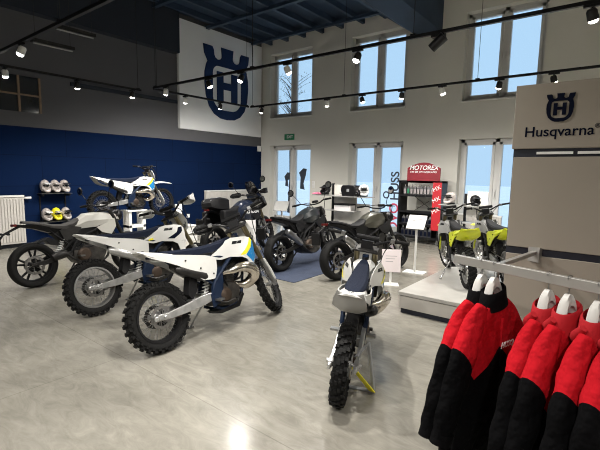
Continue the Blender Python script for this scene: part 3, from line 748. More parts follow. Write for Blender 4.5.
# H: centre bike from behind
offroad('motocross_motorcycle', 'small white motocross bike seen from behind in the middle of the floor', (-1.47, 2.35), d2r(114.5), lean=d2r(-5), pw=1.28, scale=.885, steer=d2r(-4), stand=None, fw=1.12, rw=.108)
# D: small bike up on a display stand
offroad('motocross_motorcycle', 'small white motocross bike raised on a white stand before the navy wall', (-8.3, 4.10), d2r(90), lean=0, scale=.92, z=.585, stand=None)
# I, J on the platform
for rear, lab in (((-1.41, 5.09), 'nearer lime-fendered minibike on the low platform'), ((-1.05, 5.52), 'farther lime-fendered minibike on the low platform, beside the partition')):
    offroad('youth_motorcycle', lab, rear, d2r(121), lean=d2r(5), scale=.78, z=.256, steer=d2r(8), plastic='light_grey_plastic', fw=1.45, rearf='lime', fender='lime', forkguard='lime', plate='grey_plastic', seat='black_satin', frame='black_satin', stripe=False, pipe='four', stand='kick', under='lime', rw=.115, rim='rim_silver', group='lime bikes on the platform')

# ------------------------------------------------------------------ stands of the off-road bikes
t = thing('wheel_stand', 'grey triangle stand with a yellow foot bar under the centre motocross bike', 'stand', (-1.40, 2.50, 0))
ax_ = Vector((-.04, -.07, .26)); f1 = Vector((.06, .12, .015)); f2 = Vector((-.13, .06, .015)); f3 = Vector((.19, -.08, .015))
m = MB(); m.tube([f1, Vector((.035, .06, .40))], .015, 6); m.tube([Vector((.035, .06, .40)), ax_], .011, 6); m.tube([f1, f2], .011, 6); m.tube([f2, ax_], .012, 6); m.build('stand_frame', 'grey_plastic', t)
m = MB(); d = (f1-ax_); m.loft([[ax_+Vector((-.022, 0, 0)), ax_+Vector((.022, 0, 0)), ax_+Vector((.022, .012, 0)), ax_+Vector((-.022, .012, 0))], [f1+Vector((-.03, -.02, 0)), f1+Vector((.02, -.02, 0)), f1+Vector((.02, -.005, 0)), f1+Vector((-.03, -.005, 0))]]); m.build('yellow_foot', 'yellow', t, bevel=.003)
m = MB(); m.tube([ax_, ax_+Vector((-.05, -.03, .01))], .010, 8); m.build('axle_pin', 'steel', t)

t = thing('display_stand', 'white box stand carrying the raised motocross bike', 'stand', (-8.3, 4.79, 0))
m = MB(); m.box(-.22, .22, -.28, .28, 0, .05); m.build('base_plate', 'white_metal', t, smooth=False, bevel=.005)
m = MB()
for y in (-.16, .16):
    m.box(-.13, .13, y-.03, y+.03, .05, .73)
m.box(-.13, .13, -.19, .19, .38, .44); m.build('column', 'white_metal', t, smooth=False, bevel=.005)
m = MB(); m.box(-.15, .15, -.22, .22, .73, .758); m.build('top_plate', 'white_metal', t, smooth=False)
t = thing('display_box', 'low white display box on the floor left of the wide radiator', 'box', (-7.95, 5.9, 0))
m = MB(); m.box(-.16, .16, -.16, .16, 0, .34); m.build('body', 'white_metal', t, smooth=False, bevel=.006)
m = MB(); m.box(-.17, .17, -.17, .17, .34, .36); m.build('lid', 'display_white', t, smooth=False)
t = thing('info_board', 'slim white upright board behind the low display box', 'board', (-8.35, 5.95, 0))
m = MB(); m.box(-.1, .1, -.1, .1, 0, .02); m.build('base', 'white_metal', t, smooth=False)
m = MB(); m.box(-.015, .015, -.09, .09, .02, .82); m.build('panel', 'white_metal', t, smooth=False)

# ------------------------------------------------------------------ street bike
def street(name, label, rear, ang, wb=1.37, lean=0., steer=0., tank='dark_tank', seat='dark_seat', kind='cast', adventure=False, scale=1., mirrors=True, tail='black_plastic', rimm='black_satin', silencer='steel', sharp=False, barend=False, wire=False, logo=None):
    t = thing(name, label, 'motorcycle', (rear[0]+math.cos(ang)*wb/2, rear[1]+math.sin(ang)*wb/2, 0), ang)
    t.rotation_euler = (Matrix.Rotation(ang, 3, 'Z') @ Matrix.Rotation(-lean, 3, 'X')).to_euler()
    h = wb/2; up = .08 if adventure else 0.
    RA = Vector((-h, 0, .302)); FA = Vector((h, 0, .300 if not adventure else .33))
    top = Vector((h-.33, 0, .98+up)); axis = (top-FA).normalized(); S = Matrix.Translation(top) @ Matrix.Rotation(steer, 4, axis) @ Matrix.Translation(-top)
    wheel(t, 'rear_wheel', RA, .302, .16, 'spoked' if wire else 'cast', None, rimm, -1, True, 'dark_metal')
    wheel(t, 'front_wheel', FA, FA.z, .115, 'spoked' if wire else 'cast', S, rimm, 1, False, 'dark_metal')
    for s in (-1, 1):
        y = s*.10; b = FA+Vector((-.02, y, 0)); tp = Vector((top.x+.01, y, top.z+.0)); 
        m = MB(S); m.tube([b+(tp-b)*.42, tp], [.03, .031], 12); F = m.build('fork_tube', 'fork_gold' if adventure else 'dark_metal', t)
        m = MB(S); m.tube([b, b+(tp-b)*.45], [.024, .021], 10); m.box(-.025, .03, y-.018, y+.018, -.04, .04, at=(b.x+.01, 0, b.z)); m.build('fork_leg', 'steel', F)
    m = MB(S); m.box(-.05, .05, -.13, .13, -.012, .012, at=top); m.box(-.05, .05, -.13, .13, -.014, .014, at=top-axis*.18); m.build('triple_clamp', 'dark_metal', t, bevel=.006)
    bc = top+Vector((-.01, 0, .07)); bw = .39
    P = [bc+Vector((-.12, -bw, .035)), bc+Vector((-.07, -bw*.6, .045)), bc+Vector((-.02, -bw*.32, .01)), bc, bc+Vector((-.02, bw*.32, .01)), bc+Vector((-.07, bw*.6, .045)), bc+Vector((-.12, bw, .035))]
    m = MB(S); m.tube(spline(P, 4), .012, 8); H = m.build('handlebar', 'black_plastic', t)
    for s, a, b in ((-1, P[0], P[1]), (1, P[6], P[5])):
        m = MB(S); m.tube([a, a*.25+b*.75], .018, 10); m.build('grip', 'rubber', H)
        m = MB(S); m.tube([b+Vector((.03, 0, 0)), a+Vector((.08, 0, -.01))], .007, 6); m.build('lever', 'dark_metal', H)
        if mirrors:
            if barend: q = a+Vector((0, s*.05, .02)); st = [a, q, q+Vector((0, s*.02, .02))]
            else: st = [b, b+Vector((-.02, s*.05, .10)), b+Vector((-.03, s*.12, .20))]
            m = MB(S); m.tube(spline(st, 3), .006, 6); K = m.build('mirror_stem', 'black_plastic', H)
            c = st[-1]+Vector((0, s*.03, .035)); m = MB(S)
            m.lathe([(.001, -.014), (.052, -.012), (.064, 0), (.060, .006), (.001, .006)], 20, c, 'X'); m.build('mirror', 'black_plastic', K)
            m = MB(S); m.lathe([(.001, -.0155), (.046, -.0145), (.046, -.012), (.001, -.012)], 20, c, 'X'); m.build('mirror_glass', 'mirror', K)
        if adventure:
            m = MB(S); path = spline([b+Vector((.06, 0, 0)), b*.5+a*.5+Vector((.13, 0, .01)), a+Vector((.09, s*.03, .01)), a+Vector((0, s*.035, 0))], 4); R_ = []
            for k, p in enumerate(path):
                hh = lerps([.03, .055, .05, .02], 4)[k]; tn = (path[min(k+1, len(path)-1)]-path[max(k-1, 0)]).normalized(); nn = Vector((tn.y, -tn.x, 0)).normalized()*.006
                R_.append([p+nn+Vector((0, 0, hh)), p+nn-Vector((0, 0, hh)), p-nn-Vector((0, 0, hh)), p-nn+Vector((0, 0, hh))])
            m.loft(R_); m.build('handguard', 'black_plastic', H)
    # hoses
    m = MB(S)
    for s in (-1, 1): m.tube(spline([P[1 if s < 0 else 5]+Vector((.03, 0, 0)), bc+Vector((.16, s*.15, .04)), bc+Vector((.14, s*.10, -.15)), bc+Vector((.05, s*.06, -.3))], 5), .006, 6)
    m.build('cable', 'black_plastic', H)
    m = MB(S); m.lathe([(.001, .02), (.05, .02), (.06, .01), (.06, -.02), (.001, -.03)], 20, bc+Vector((.06, 0, .05)), 'Z'); m.build('dash_display', 'black_plastic', t)
    # headlight
    if not adventure:
        m = MB(S); c = (h-.14, 0, .90)
        m.lathe([(.001, -.10), (.05, -.09), (.085, -.03), (.09, .03), (.082, .05)], 24, c, 'X'); K = m.build('headlight_shell', 'black_plastic', t)
        m = MB(S); m.lathe([(.082, .045), (.06, .062), (.001, .07)], 24, c, 'X'); m.build('headlight', 'mirror', K)
    else:
        m = MB(); R_ = []
        for zz, hw, x in ((.78, .10, h-.18), (.90, .17, h-.06), (1.0, .19, h-.04), (1.10, .17, h-.12), (1.16, .13, h-.18)):
            R_.append([(x-.16, -hw, zz), (x-.03, -hw*.8, zz), (x+.03, 0, zz), (x-.03, hw*.8, zz), (x-.16, hw, zz), (x-.1, 0, zz)])
        m.loft(R_); K = m.build('front_fairing', tank, t)
        m = MB(); m.lathe([(.075, .0), (.06, .02), (.001, .028)], 20, (h-.03, 0, .97), 'X'); m.build('headlight', 'mirror', K)
        m = MB(); R_ = []
        for zz, hw, x in ((1.12, .15, h-.17), (1.25, .15, h-.26), (1.38, .11, h-.34), (1.42, .07, h-.36)):
            R_.append([(x-.03, -hw, zz), (x, -hw*.5, zz), (x+.01, 0, zz), (x, hw*.5, zz), (x-.03, hw, zz), (x-.005, hw*.5, zz), (x+.004, 0, zz), (x-.005, -hw*.5, zz)])
        m.loft(R_); m.build('windscreen', 'glass_smoke', K)
    # front fender
    m = MB(S); R_ = []
    for k in range(11):
        a = math.radians(35+k*11.5); r = FA.z+.022; R_.append([(FA.x+(r+dr)*math.cos(a), y, FA.z+(r+dr)*math.sin(a)) for y, dr in ((-.062, -.03), (-.04, 0), (0, .008), (.04, 0), (.062, -.03), (.04, -.008), (0, 0), (-.04, -.008))])
    m.loft(R_); m.build('front_fender', 'black_plastic', t)
    # frame
    m = MB()
    for s in (-1, 1):
        m.tube(spline([(top.x-.03, s*.03, .86+up), (.15, s*.13, .72), (-.12, s*.14, .60), (-.24, s*.13, .42)], 5), .018, 8)
        m.tube(spline([(top.x-.02, s*.03, .78+up), (.22, s*.12, .55), (.02, s*.13, .47), (-.22, s*.12, .45)], 5), .015, 8)
        for a, b in (((.30, s*.09, .78), (.20, s*.12, .57)), ((.18, s*.125, .74), (.06, s*.13, .48)), ((.02, s*.135, .66), (-.10, s*.13, .47))): m.tube([a, b], .012, 6)
        m.tube([(-.10, s*.10, .64), (-.40, s*.08, .76), (-.62, s*.05, .82)], .013, 6); m.tube([(-.22, s*.12, .5), (-.5, s*.07, .78)], .011, 6)
    m.tube([(top.x-.05, 0, .72+up), (top.x, 0, .95+up)], .034, 10); m.build('frame', 'black_satin', t)
    m = MB()
    for s in (-1, 1):
        yy = s*.115; m.loft([[(x, yy-wd, zz-q), (x, yy+wd, zz-q), (x, yy+wd, zz+q), (x, yy-wd, zz+q)] for x, zz, q, wd in ((-h-.06, .312, .02, .012), (-h+.12, .33, .03, .014), (-.40, .37, .034, .018), (-.22, .41, .034, .02))])
    m.tube([(-h, -.14, .312), (-h, .14, .312)], .017, 10); sw = m.build('swingarm', 'dark_metal' if not adventure else 'black_satin', t, bevel=.005)
    m = MB(); m.tube([(-h, .075, .40), (-.2, .075, .46)], .008, 4); m.tube([(-h, .075, .22), (-.2, .075, .37)], .008, 4); m.build('chain', 'steel', t)
    m = MB(); m.tube([(-.40, -.05, .40), (-.28, -.05, .68)], .016, 8); m.build('shock', 'steel', t)
    m = MB(); m.tube([(-.39+.10*k/60+.034*math.cos(k*.8), -.05+.034*math.sin(k*.8), .43+.20*k/60) for k in range(61)], .007, 5); m.build('shock_spring', 'white_metal', t)
    # engine
    m = MB(); m.prism([(.22, .26), (.27, .36), (.24, .47), (.12, .50), (-.05, .50), (-.20, .46), (-.22, .34), (-.15, .25), (.0, .20), (.15, .21)], -.13, .13); E = m.build('engine', 'engine_metal', t, bevel=.015)
    m = MB(); m.lathe([(.001, -.175), (.07, -.175), (.09, -.16), (.10, -.13)], 24, (-.06, 0, .37)); m.build('clutch_cover', 'bronze', E)
    m = MB(); m.lathe([(.001, .17), (.06, .17), (.08, .155), (.09, .13)], 24, (.06, 0, .35)); m.build('alternator_cover', 'dark_metal', E)
    m = MB(); rot = Matrix.Rotation(.35, 4, 'Y'); m.box(-.08, .08, -.09, .09, 0, .26, rot=rot, at=(.12, 0, .44))
    for k in range(6): m.box(-.09, .09, -.10, .10, .03+k*.03, .042+k*.03, rot=rot, at=(.12, 0, .44))
    m.build('cylinder', 'dark_metal', E, smooth=False)
    m = MB(); m.box(-.02, .02, -.13, .13, -.16, .14, rot=Matrix.Rotation(-.2, 4, 'Y'), at=(.34, 0, .52)); m.build('radiator_core', 'dark_metal', t, smooth=False)
    m = MB(); m.prism([(-.06, .74), (.28, .76), (.34, .66), (.20, .60), (.0, .58), (-.10, .48), (-.22, .44), (-.30, .56), (-.44, .70), (-.30, .77)], -.085, .085); m.build('inner_body', 'black_satin', t, bevel=.01)
    m = MB()
    for k_ in range(9):
        rn = random.Random(k_); a_ = Vector((rn.uniform(-.35, .30), rn.choice((-1, 1))*rn.uniform(.10, .14), rn.uniform(.46, .74))); b_ = a_+Vector((rn.uniform(-.18, .18), 0, rn.uniform(-.16, .08))); c_ = b_+Vector((rn.uniform(-.1, .1), 0, rn.uniform(-.1, .06)))
        m.tube(spline([a_, b_, c_], 4), rn.uniform(.006, .012), 6)
    m.build('hose', 'black_plastic', t)
    m = MB(); m.prism([(-h+.02, .60), (-h+.20, .66), (-.38, .60), (-.34, .52), (-.48, .56), (-h+.16, .615), (-h+.02, .575)], -.075, .075); m.build('rear_hugger', 'black_plastic', t, bevel=.005)
    for s in (-1, 1):
        m = MB(); m.prism([(.30, .60), (.24, .66), (.14, .60), (.16, .50), (.26, .50)], min(s*.10, s*.14), max(s*.10, s*.14)); m.build('cylinder_cover', 'dark_metal', t, bevel=.006)
    # exhaust
    m = MB(); m.tube(spline([(.24, -.04, .60), (.34, -.06, .48), (.30, -.08, .30), (.15, -.10, .22), (-.05, -.13, .24), (-.22, -.16, .33), (-.34, -.17, .43)], 5), .017, 10); X = m.build('header_pipe', 'dark_metal', t)
    m = MB(); m.tube([(-.30, -.17, .40), (-.36, -.165, .42), (-.44, -.16, .40), (-.50, -.16, .38), (-.505, -.16, .38)] if sharp else [(-.30, -.17, .40), (-.36, -.175, .44), (-.62, -.19, .62), (-.66, -.19, .645), (-.67, -.19, .65)], [.03, .052, .055, .045, .028], 14); m.build('silencer', silencer, X)
    for s in (-1, 1):
        m = MB(); m.box(-.16, -.10, min(s*.13, s*.24), max(s*.13, s*.24), .35, .37); m.build('footpeg', 'steel', t, smooth=False)
    # tank
    zt = 1.0+up*.6; m = MB(); R_ = []
    prof = ((.40, .86, .90, .07), (.36, .80, .97, .11), (.27, .74, 1.0, .145), (.14, .73, 1.0, .155), (.02, .74, .96, .14), (-.08, .75, .89, .11), (-.16, .76, .84, .08))
    if sharp: prof = ((.56, .84, .87, .04), (.48, .78, .93, .09), (.34, .76, .955, .15), (.16, .75, .965, .15), (.02, .745, .955, .13), (-.08, .74, .88, .115), (-.16, .75, .79, .10))
    for x, z0, z1, hw in prof:
        z0 += up*.5; z1 += up*.5
        if adventure: hw *= 1.35; z0 -= .12
        R_.append([(x, -hw*.8, z0), (x, -hw, z0+(z1-z0)*.45), (x, -hw*.82, z0+(z1-z0)*.85), (x, -hw*.35, z1), (x, hw*.35, z1), (x, hw*.82, z0+(z1-z0)*.85), (x, hw, z0+(z1-z0)*.45), (x, hw*.8, z0)])
    m.loft(R_); K = m.build('fuel_tank', tank, t, angle=28)
    m = MB(); m.lathe([(.001, .02), (.035, .02), (.04, 0)], 20, (.18, 0, 1.0+up*.5), 'Z'); m.build('fuel_cap', 'dark_metal', K)
    if logo:
        for s in (-1, 1): text('tank_lettering', logo, .10, 'text_white', (.14, s*.215, .80), (PI/2, 0, 0 if s < 0 else PI), K, .002, .002)
    # side pod ahead of the engine
    for s in (-1, 1):
        shell('side_pod', [(.42, .86), (.44, .74), (.36, .62), (.22, .66), (.14, .74), (.30, .80)], lambda x, z: .15+(.05 if adventure else 0), 'black_plastic' if tank != 'cream_plastic' else 'cream_plastic', t, s, .01, 2)
        shell('seat_side_cover', [(-.06, .76), (-.20, .60), (-.30, .60), (-.36, .74), (-.22, .80)], lambda x, z: .12, 'black_plastic' if not tank == 'cream_plastic' else 'dark_metal', t, s, .01, 1)
    # seat & tail
    m = MB(); R_ = []
    for x, z1, hw, d in ((-.08, .90, .09, .07), (-.16, .855, .11, .08), (-.28, .825, .125, .07), (-.42, .835, .12, .06), (-.54, .87, .10, .05), (-.66, .895, .085, .045), (-.78, .905, .06, .03)):
        z1 += up*.6; R_.append([(x, -hw, z1-d), (x, -hw, z1-.03), (x, -hw*.7, z1-.005), (x, 0, z1), (x, hw*.7, z1-.005), (x, hw, z1-.03), (x, hw, z1-d), (x, 0, z1-d)])
    m.loft(R_); m.build('seat', seat, t)
    m = MB(); R_ = []
    for x, z1, hw, d in ((-.25, .76, .10, .08), (-.45, .785, .10, .07), (-.65, .84, .08, .05), (-.85, .865, .05, .03)):
        z1 += up*.6; R_.append([(x, -hw, z1), (x, -hw*.7, z1-d), (x, hw*.7, z1-d), (x, hw, z1)])
    m.loft(R_); T = m.build('tail', tail, t)
    m = MB(); m.box(-.89, -.85, -.05, .05, .84+up*.6, .87+up*.6); m.build('tail_light', 'tail_lens', T, smooth=False)
    m = MB(); m.tube([(-.80, 0, .84+up*.5), (-1.0, 0, .74), (-1.05, 0, .66)], [.02, .015, .01], 6); m.box(-1.07, -1.05, -.09, .09, .56, .74); m.build('plate_holder', 'black_plastic', T, bevel=.004)
    for s in (-1, 1):
        m = MB(); m.tube([(-.98, 0, .75), (-.98, s*.12, .75)], .006, 6); m.tube([(-.98, s*.12, .75), (-.98, s*.17, .75)], .016, 8); m.build('turn_signal', 'black_plastic', T)
    m = MB(); th = math.atan2(.30, -.05); gy = .27; gz = gy*math.tan(lean); m.tube([(-.08, .14, .26), (-.16, gy, gz+.012)], [.013, .011], 8); m.box(-.035, .035, -.02, .02, -.006, .006, at=(-.16, gy, gz+.008)); m.build('side_stand', 'dark_metal', t)
    if adventure:
        m = MB(); R_ = []
        for x, z0, z1, hw in ((-.40, .90, 1.0, .12), (-.46, .88, 1.09, .19), (-.66, .90, 1.12, .20), (-.80, .93, 1.10, .18), (-.86, .96, 1.03, .13)):
            R_.append([(x, -hw, z0), (x, -hw, z1-.03), (x, -hw*.8, z1), (x, hw*.8, z1), (x, hw, z1-.03), (x, hw, z0)])
        m.loft(R_); K = m.build('luggage_bag', 'black_satin', t)
        m = MB()
        for y in (-.09, .09): m.tube([(-.44, y, 1.09), (-.62, y, 1.125), (-.84, y, 1.07)], .012, 4)
        m.build('luggage_strap', 'grey_plastic', K)
        for s in (-1, 1):
            m = MB(); m.box(-.72, -.34, min(s*.16, s*.30), max(s*.16, s*.30), .58, .88); m.build('side_bag', 'black_satin', t, bevel=.03)
    return t
M['glass_smoke'] = M['visor']

street('naked_motorcycle', 'street bike with cream tank and grey-brown seat, far left foreground', (-6.20, 2.11), d2r(90), lean=d2r(6), steer=d2r(10), tank='cream_plastic', tail='black_plastic', rimm='black_satin', sharp=True, silencer='dark_metal')
street('adventure_motorcycle', 'black and navy touring bike with windscreen and luggage in front of the wide radiator', (-5.90, 5.0), d2r(95), wb=1.51, lean=d2r(7), steer=d2r(10), tank='navy_tank', seat='black_satin', adventure=True, silencer='steel', logo='NORDEN')
street('naked_motorcycle', 'dark naked street bike with steel silencer standing on the navy mat', (-4.34, 5.04), d2r(88.5), wb=1.39, lean=d2r(8), steer=d2r(14), tank='dark_tank', seat='black_satin')
street('naked_motorcycle', 'street bike with olive-grey tank behind the centre motocross bike', (-3.34, 5.21), d2r(76), wb=1.36, lean=d2r(8), steer=d2r(-4), tank='olive_tank', seat='black_satin', wire=False)

# ------------------------------------------------------------------ floor mat
w = MB(); w.loft([[(-3.72, 4.62, z), (-3.72, 7.1, z), (-7.2, 7.6, z), (-6.6, 4.75, z), (-4.95, 4.62, z)] for z in (.001, .008)])
tag(w.build('floor_mat', 'mat_carpet', smooth=False), 'navy floor mat under the dark naked street bike', 'mat')

# ------------------------------------------------------------------ platform
t = thing('display_platform', 'low white platform with dark recessed foot carrying the lime bikes', 'platform', (-2.0, 4.42, 0))
w = MB(); w.box(0, 2.5, 0, 3.1, .215, .256); w.build('top_slab', 'plinth_top', t, smooth=False, bevel=.003)
w = MB(); w.box(.012, 2.49, .012, 3.09, .06, .205); w.build('side_panel', 'plinth_side', t, smooth=False)
w = MB(); w.box(.03, 2.47, .03, 3.07, .2, .22); w.build('shadow_gap', 'slot', t, smooth=False)
w = MB(); w.box(.03, 2.47, .03, 3.07, 0, .06); w.build('recessed_foot', 'slot', t, smooth=False)

# ------------------------------------------------------------------ gondola with logo
G0, GY = -.52, 2.56
t = thing('display_wall', 'tall taupe partition with brand logo and black slots at the right', 'partition', (G0, GY, 0))
w = MB(); w.box(0, 1.8, .012, .16, 0, 2.08); w.build('core', 'slot', t, smooth=False)
w = MB(); w.box(-.008, 1.81, 0, .17, 1.752, 2.09); w.build('header_panel', 'gondola', t, smooth=False, bevel=.003)
w = MB(); w.box(.004, 1.8, 0, .165, 1.212, 1.708); w.build('middle_panel', 'gondola', t, smooth=False, bevel=.003)
w = MB(); w.box(.004, 1.8, 0, .165, .64, 1.172); w.build('lower_panel', 'gondola', t, smooth=False, bevel=.003)
w = MB(); w.box(.004, 1.8, 0, .165, .08, .60); w.build('bottom_panel', 'gondola', t, smooth=False, bevel=.003)
for x in (.115, .30, .485, .67, .855, 1.04):
    w = MB(); w.box(x, x+.165, -.002, .012, 1.722, 1.735); w.build('slot_rail', 'white_metal', t, smooth=False)
text('logo_lettering', 'Husqvarna', .073, 'text_dark', (.205, -.001, 1.838), (PI/2, 0, 0), t, .0006, .0009)
text('registered_mark', '\u00ae', .03, 'text_dark', (.372, -.001, 1.858), (PI/2, 0, 0), t, .001)
cr = fill_curve('logo_crest', crest_loops(), 'text_dark', Matrix(((1, 0, 0, .204), (0, 0, -1, -.002), (0, 1, 0, 1.958), (0, 0, 0, 1))) @ Matrix.Diagonal((.122, .118, 1, 1)), .002, t)

# ------------------------------------------------------------------ jacket rail
RZ = math.atan2(-.19, .58); rd = Vector((math.cos(RZ), math.sin(RZ), 0)); RL = Vector((-.63, 2.03, 1.2))
t = thing('clothes_rail', 'silver square clothes rail with bracket arm holding the jackets', 'rail', (RL.x, RL.y, 0), RZ)
w = MB(); w.box(0, 1.55, -.012, .012, 1.182, 1.222); w.build('rail_bar', 'rail_metal', t, smooth=False, bevel=.002)
inv = Matrix.Rotation(-RZ, 3, 'Z')
def loc(p): return inv @ (Vector(p)-Vector((RL.x, RL.y, 0)))
for xx in (-.37, .75):
    e = loc((xx, GY+.01, 1.19)); a = Vector((.20 if xx < 0 else 1.35, 0, 1.175)); a2 = Vector((a.x, 0, 1.2))
    w = MB(); w.tube([a2, e+Vector((0, 0, .0))], .016, 4, sx=.8); w.box(-.03, .03, -.02, .01, -.05, .03, at=e); w.build('bracket_arm', 'rail_metal', t, smooth=False)
    w = MB(); w.tube([Vector((a.x+.02, 0, 1.18)), loc((xx-.16, GY, .70))], .008, 4); w.build('brace', 'rail_metal', t, smooth=False)

def jacket(s, label, collar='jacket_black', dz=0., rot=0., hood=False, twist=0.):
    p = RL+rd*s
    rz = RZ+rot
    t = thing('jacket', label, 'jacket', (p.x, p.y, 1.222), rz, 'red and black jackets on the rail')
    rnd = random.Random(int(s*1000))
    def wob(a): return rnd.uniform(-a, a)
    # body
    m = MB(); R_ = []; N = 28
    secs = ((-.155, .040, .050), (-.19, .045, .072), (-.23, .047, .105), (-.28, .048, .145), (-.34, .050, .175), (-.42, .052, .192), (-.54, .054, .20), (-.68, .056, .208), (-.80, .057, .214), (-.88, .056, .216), (-.89, .045, .205))
    for z, rx, ry in secs:
        ring = []
        for k in range(N):
            a = 2*PI*k/N; fold = 1+.22*math.sin(5*a+z*7+s*30)*clampf((-.3-z)*3)
            cx, sy = math.cos(a), math.sin(a)
            sg = lambda v, p_: math.copysign(abs(v)**p_, v)
            ring.append((rx*sg(cx, .9)*fold, ry*sg(sy, .85), z+.006*math.sin(3*a+s*20)))
        R_.append(ring)
    m.loft(R_); m.build('body', 'jacket', t, angle=80)
    for sd in (-1, 1):
        m = MB(); P_ = spline([(0, sd*.075, -.195), (.0, sd*.125, -.255), (.004, sd*.175, -.34), (.01, sd*.225, -.44), (.014, sd*.275, -.56), (.018, sd*.315, -.66), (.02, sd*.335, -.72)], 5)
        rr = lerps([.032, .050, .058, .058, .055, .050, .046], 5); R_ = []
        for q, (p_, r_) in enumerate(zip(P_, rr)):
            tn = (P_[min(q+1, len(P_)-1)]-P_[max(q-1, 0)]).normalized(); u = Vector((1, 0, 0)); v_ = tn.cross(u).normalized()
            wr = 1+.09*math.sin(q*1.1+s*40+sd)*(1 if q > 8 else 0)
            R_.append([p_+u*math.cos(2*PI*k/16)*r_*.78*wr+v_*math.sin(2*PI*k/16)*r_*1.12 for k in range(16)])
        m.loft(R_); m.build('sleeve', 'jacket', t, angle=80)
        m = MB(); R2 = [[p+(p-c_)*.04+dd for p in R_[-1]] for c_, dd in ((P_[-1], Vector((0, -sd*.012, .03))), (P_[-1], Vector((0, sd*.004, -.012))))]
        m.loft(R2); m.build('cuff', 'jacket_black', t)
    # collar
    m = MB(); R_ = []
    for z, rx, ry in ((-.20, .056, .088), (-.165, .050, .074), (-.125, .047, .064), (-.118, .040, .056), (-.16, .036, .05), (-.20, .03, .045)):
        R_.append([(rx*math.cos(2*PI*k/20), ry*math.sin(2*PI*k/20)+.0, z+.020*math.sin(2*PI*k/20)) for k in range(20)])
    m.loft(R_, False); m.build('collar', collar, t, angle=80)
    if hood:
        m = MB(); P_ = spline([(-.01, .072, -.15), (-.035, .06, -.20), (-.045, 0, -.225), (-.035, -.06, -.20), (-.01, -.075, -.16)], 4); m.tube(P_, lerps([.014, .022, .026, .022, .014], 4), 10); m.build('folded_hood', 'jacket_red', t, angle=80)
    # zip and lettering on the +x face
    m = MB(); m.box(.048, .0595, -.003, .003, -.86, -.24); m.build('zip', 'jacket', t, smooth=False)
    if label.startswith(('second', 'fourth')):
        text('chest_lettering', 'HUSQ', .036, 'text_white', (.064, .035, -.365), (PI/2, 0, PI/2), t, .001, .001, .3)
    # hanger
    h = thing('clothes_hanger', 'white broad-shouldered hanger in the '+label.split(' jacket')[0]+' jacket', 'hanger', (p.x, p.y, 1.222), rz, 'white hangers on the rail')
    m = MB(); R_ = []
    pts = spline([(0, -.085, -.262), (0, -.052, -.20), (0, -.038, -.14), (0, -.024, -.102), (0, .0, -.088), (0, .024, -.102), (0, .038, -.14), (0, .052, -.20), (0, .085, -.262)], 3)
    for i, q in enumerate(pts):
        u = abs(i/(len(pts)-1)-.5)*2; hw = .016+.006*u; hh = .022-.006*u
        R_.append([(q.x-hw, q.y, q.z+hh*.3), (q.x-hw*.6, q.y, q.z+hh), (q.x+hw*.6, q.y, q.z+hh), (q.x+hw, q.y, q.z+hh*.3), (q.x+hw, q.y, q.z-hh), (q.x-hw, q.y, q.z-hh)])
    m.loft(R_); m.build('shoulder_bar', 'hanger', h)
    m = MB(); m.tube(spline([(0, 0, -.09), (0, .004, -.035), (0, .0145, -.028), (0, .0155, -.01), (0, .0145, .003), (0, 0, .006), (0, -.0145, .003), (0, -.016, -.010)], 3), .0018, 6); m.build('hook', 'steel', h)
jk = [(.145, 'first jacket from the left on the rail, red yoke and black collar', 'jacket_black', False), (.205, 'second jacket from the left, black collar and white lettering on its red chest', 'jacket_black', False),
      (.435, 'third jacket from the left, red with a red folded hood', 'jacket_red', True), (.51, 'fourth jacket from the left, red hood and small lettering, beside the third', 'jacket_red', True),
      (.61, 'fifth jacket from the left on the rail, red hood, near the right edge', 'jacket_red', True), (.70, 'sixth jacket from the left, cut by the right edge', 'jacket_red', True)]
for k, (s, lab, col, hd) in enumerate(jk): jacket(s, lab, col, rot=(0, .0, .02, -.03, .03, 0)[k], hood=hd)

# ------------------------------------------------------------------ oil display
t = thing('oil_display', 'black oil rack with red arched header on castors by the back wall', 'rack', (-4.32, 9.3, 0))
Wd, D = 1.02, .42
w = MB(); w.box(0, .05, 0, D, .12, 1.47); w.box(Wd-.05, Wd, 0, D, .12, 1.47); w.box(0, Wd, D-.02, D, .12, .72); w.box(0, Wd, 0, D, 1.42, 1.47); w.build('rack_frame', 'black_plastic', t, smooth=False)
w = MB(); w.tube([(.22, D-.01, .72), (Wd-.25, D-.01, 1.1)], .008, 4); w.tube([(.22, D-.01, 1.1), (Wd-.25, D-.01, .72)], .008, 4); w.build('cross_brace', 'black_plastic', t)
for z in (.12, .42, .72, 1.10):
    w = MB(); w.box(.05, Wd-.05, 0, D, z, z+.025); w.box(.05, Wd-.05, -.008, 0, z, z+.05); w.build('shelf', 'black_plastic', t, smooth=False)
ar = [(.20, 1.42)]+[(.20+.78*k/16, 1.76+.13*math.sin(PI*k/16)) for k in range(17)]+[(.98, 1.42)]
w = MB(); w.prism(ar, .0, .03); hd = w.build('header_sign', 'red', t, smooth=False)
hd['label'] = 'red arched header with white lettering'
text('header_lettering', 'MOTOREX', .14, 'text_white', (.59, -.004, 1.765), (PI/2, 0, 0), hd, .002, .002, .25)
text('header_subline', 'OIL OF SWITZERLAND', .062, 'text_white', (.59, -.004, 1.67), (PI/2, 0, 0), hd, .002, .0, .0)
w = MB(); w.prism([(.84, .35), (.84, 1.44), (Wd+.02, 1.44), (Wd+.02, .35)], -.02, -.005); sb = w.build('side_banner', 'red_signal', t, smooth=False)
for z in (1.3, 1.05, .8): text('banner_lettering', 'MX', .13, 'text_white', (.93, -.024, z), (PI/2, -.5, 0), sb, .001)
for x in (.05, Wd-.05):
    for y in (.05, D-.05):
        w = MB(); w.lathe([(.001, -.012), (.035, -.012), (.04, 0), (.035, .012), (.001, .012)], 14, (x, y, .04)); w.box(x-.012, x+.012, y-.02, y+.02, .05, .12); w.build('castor', 'steel', t)
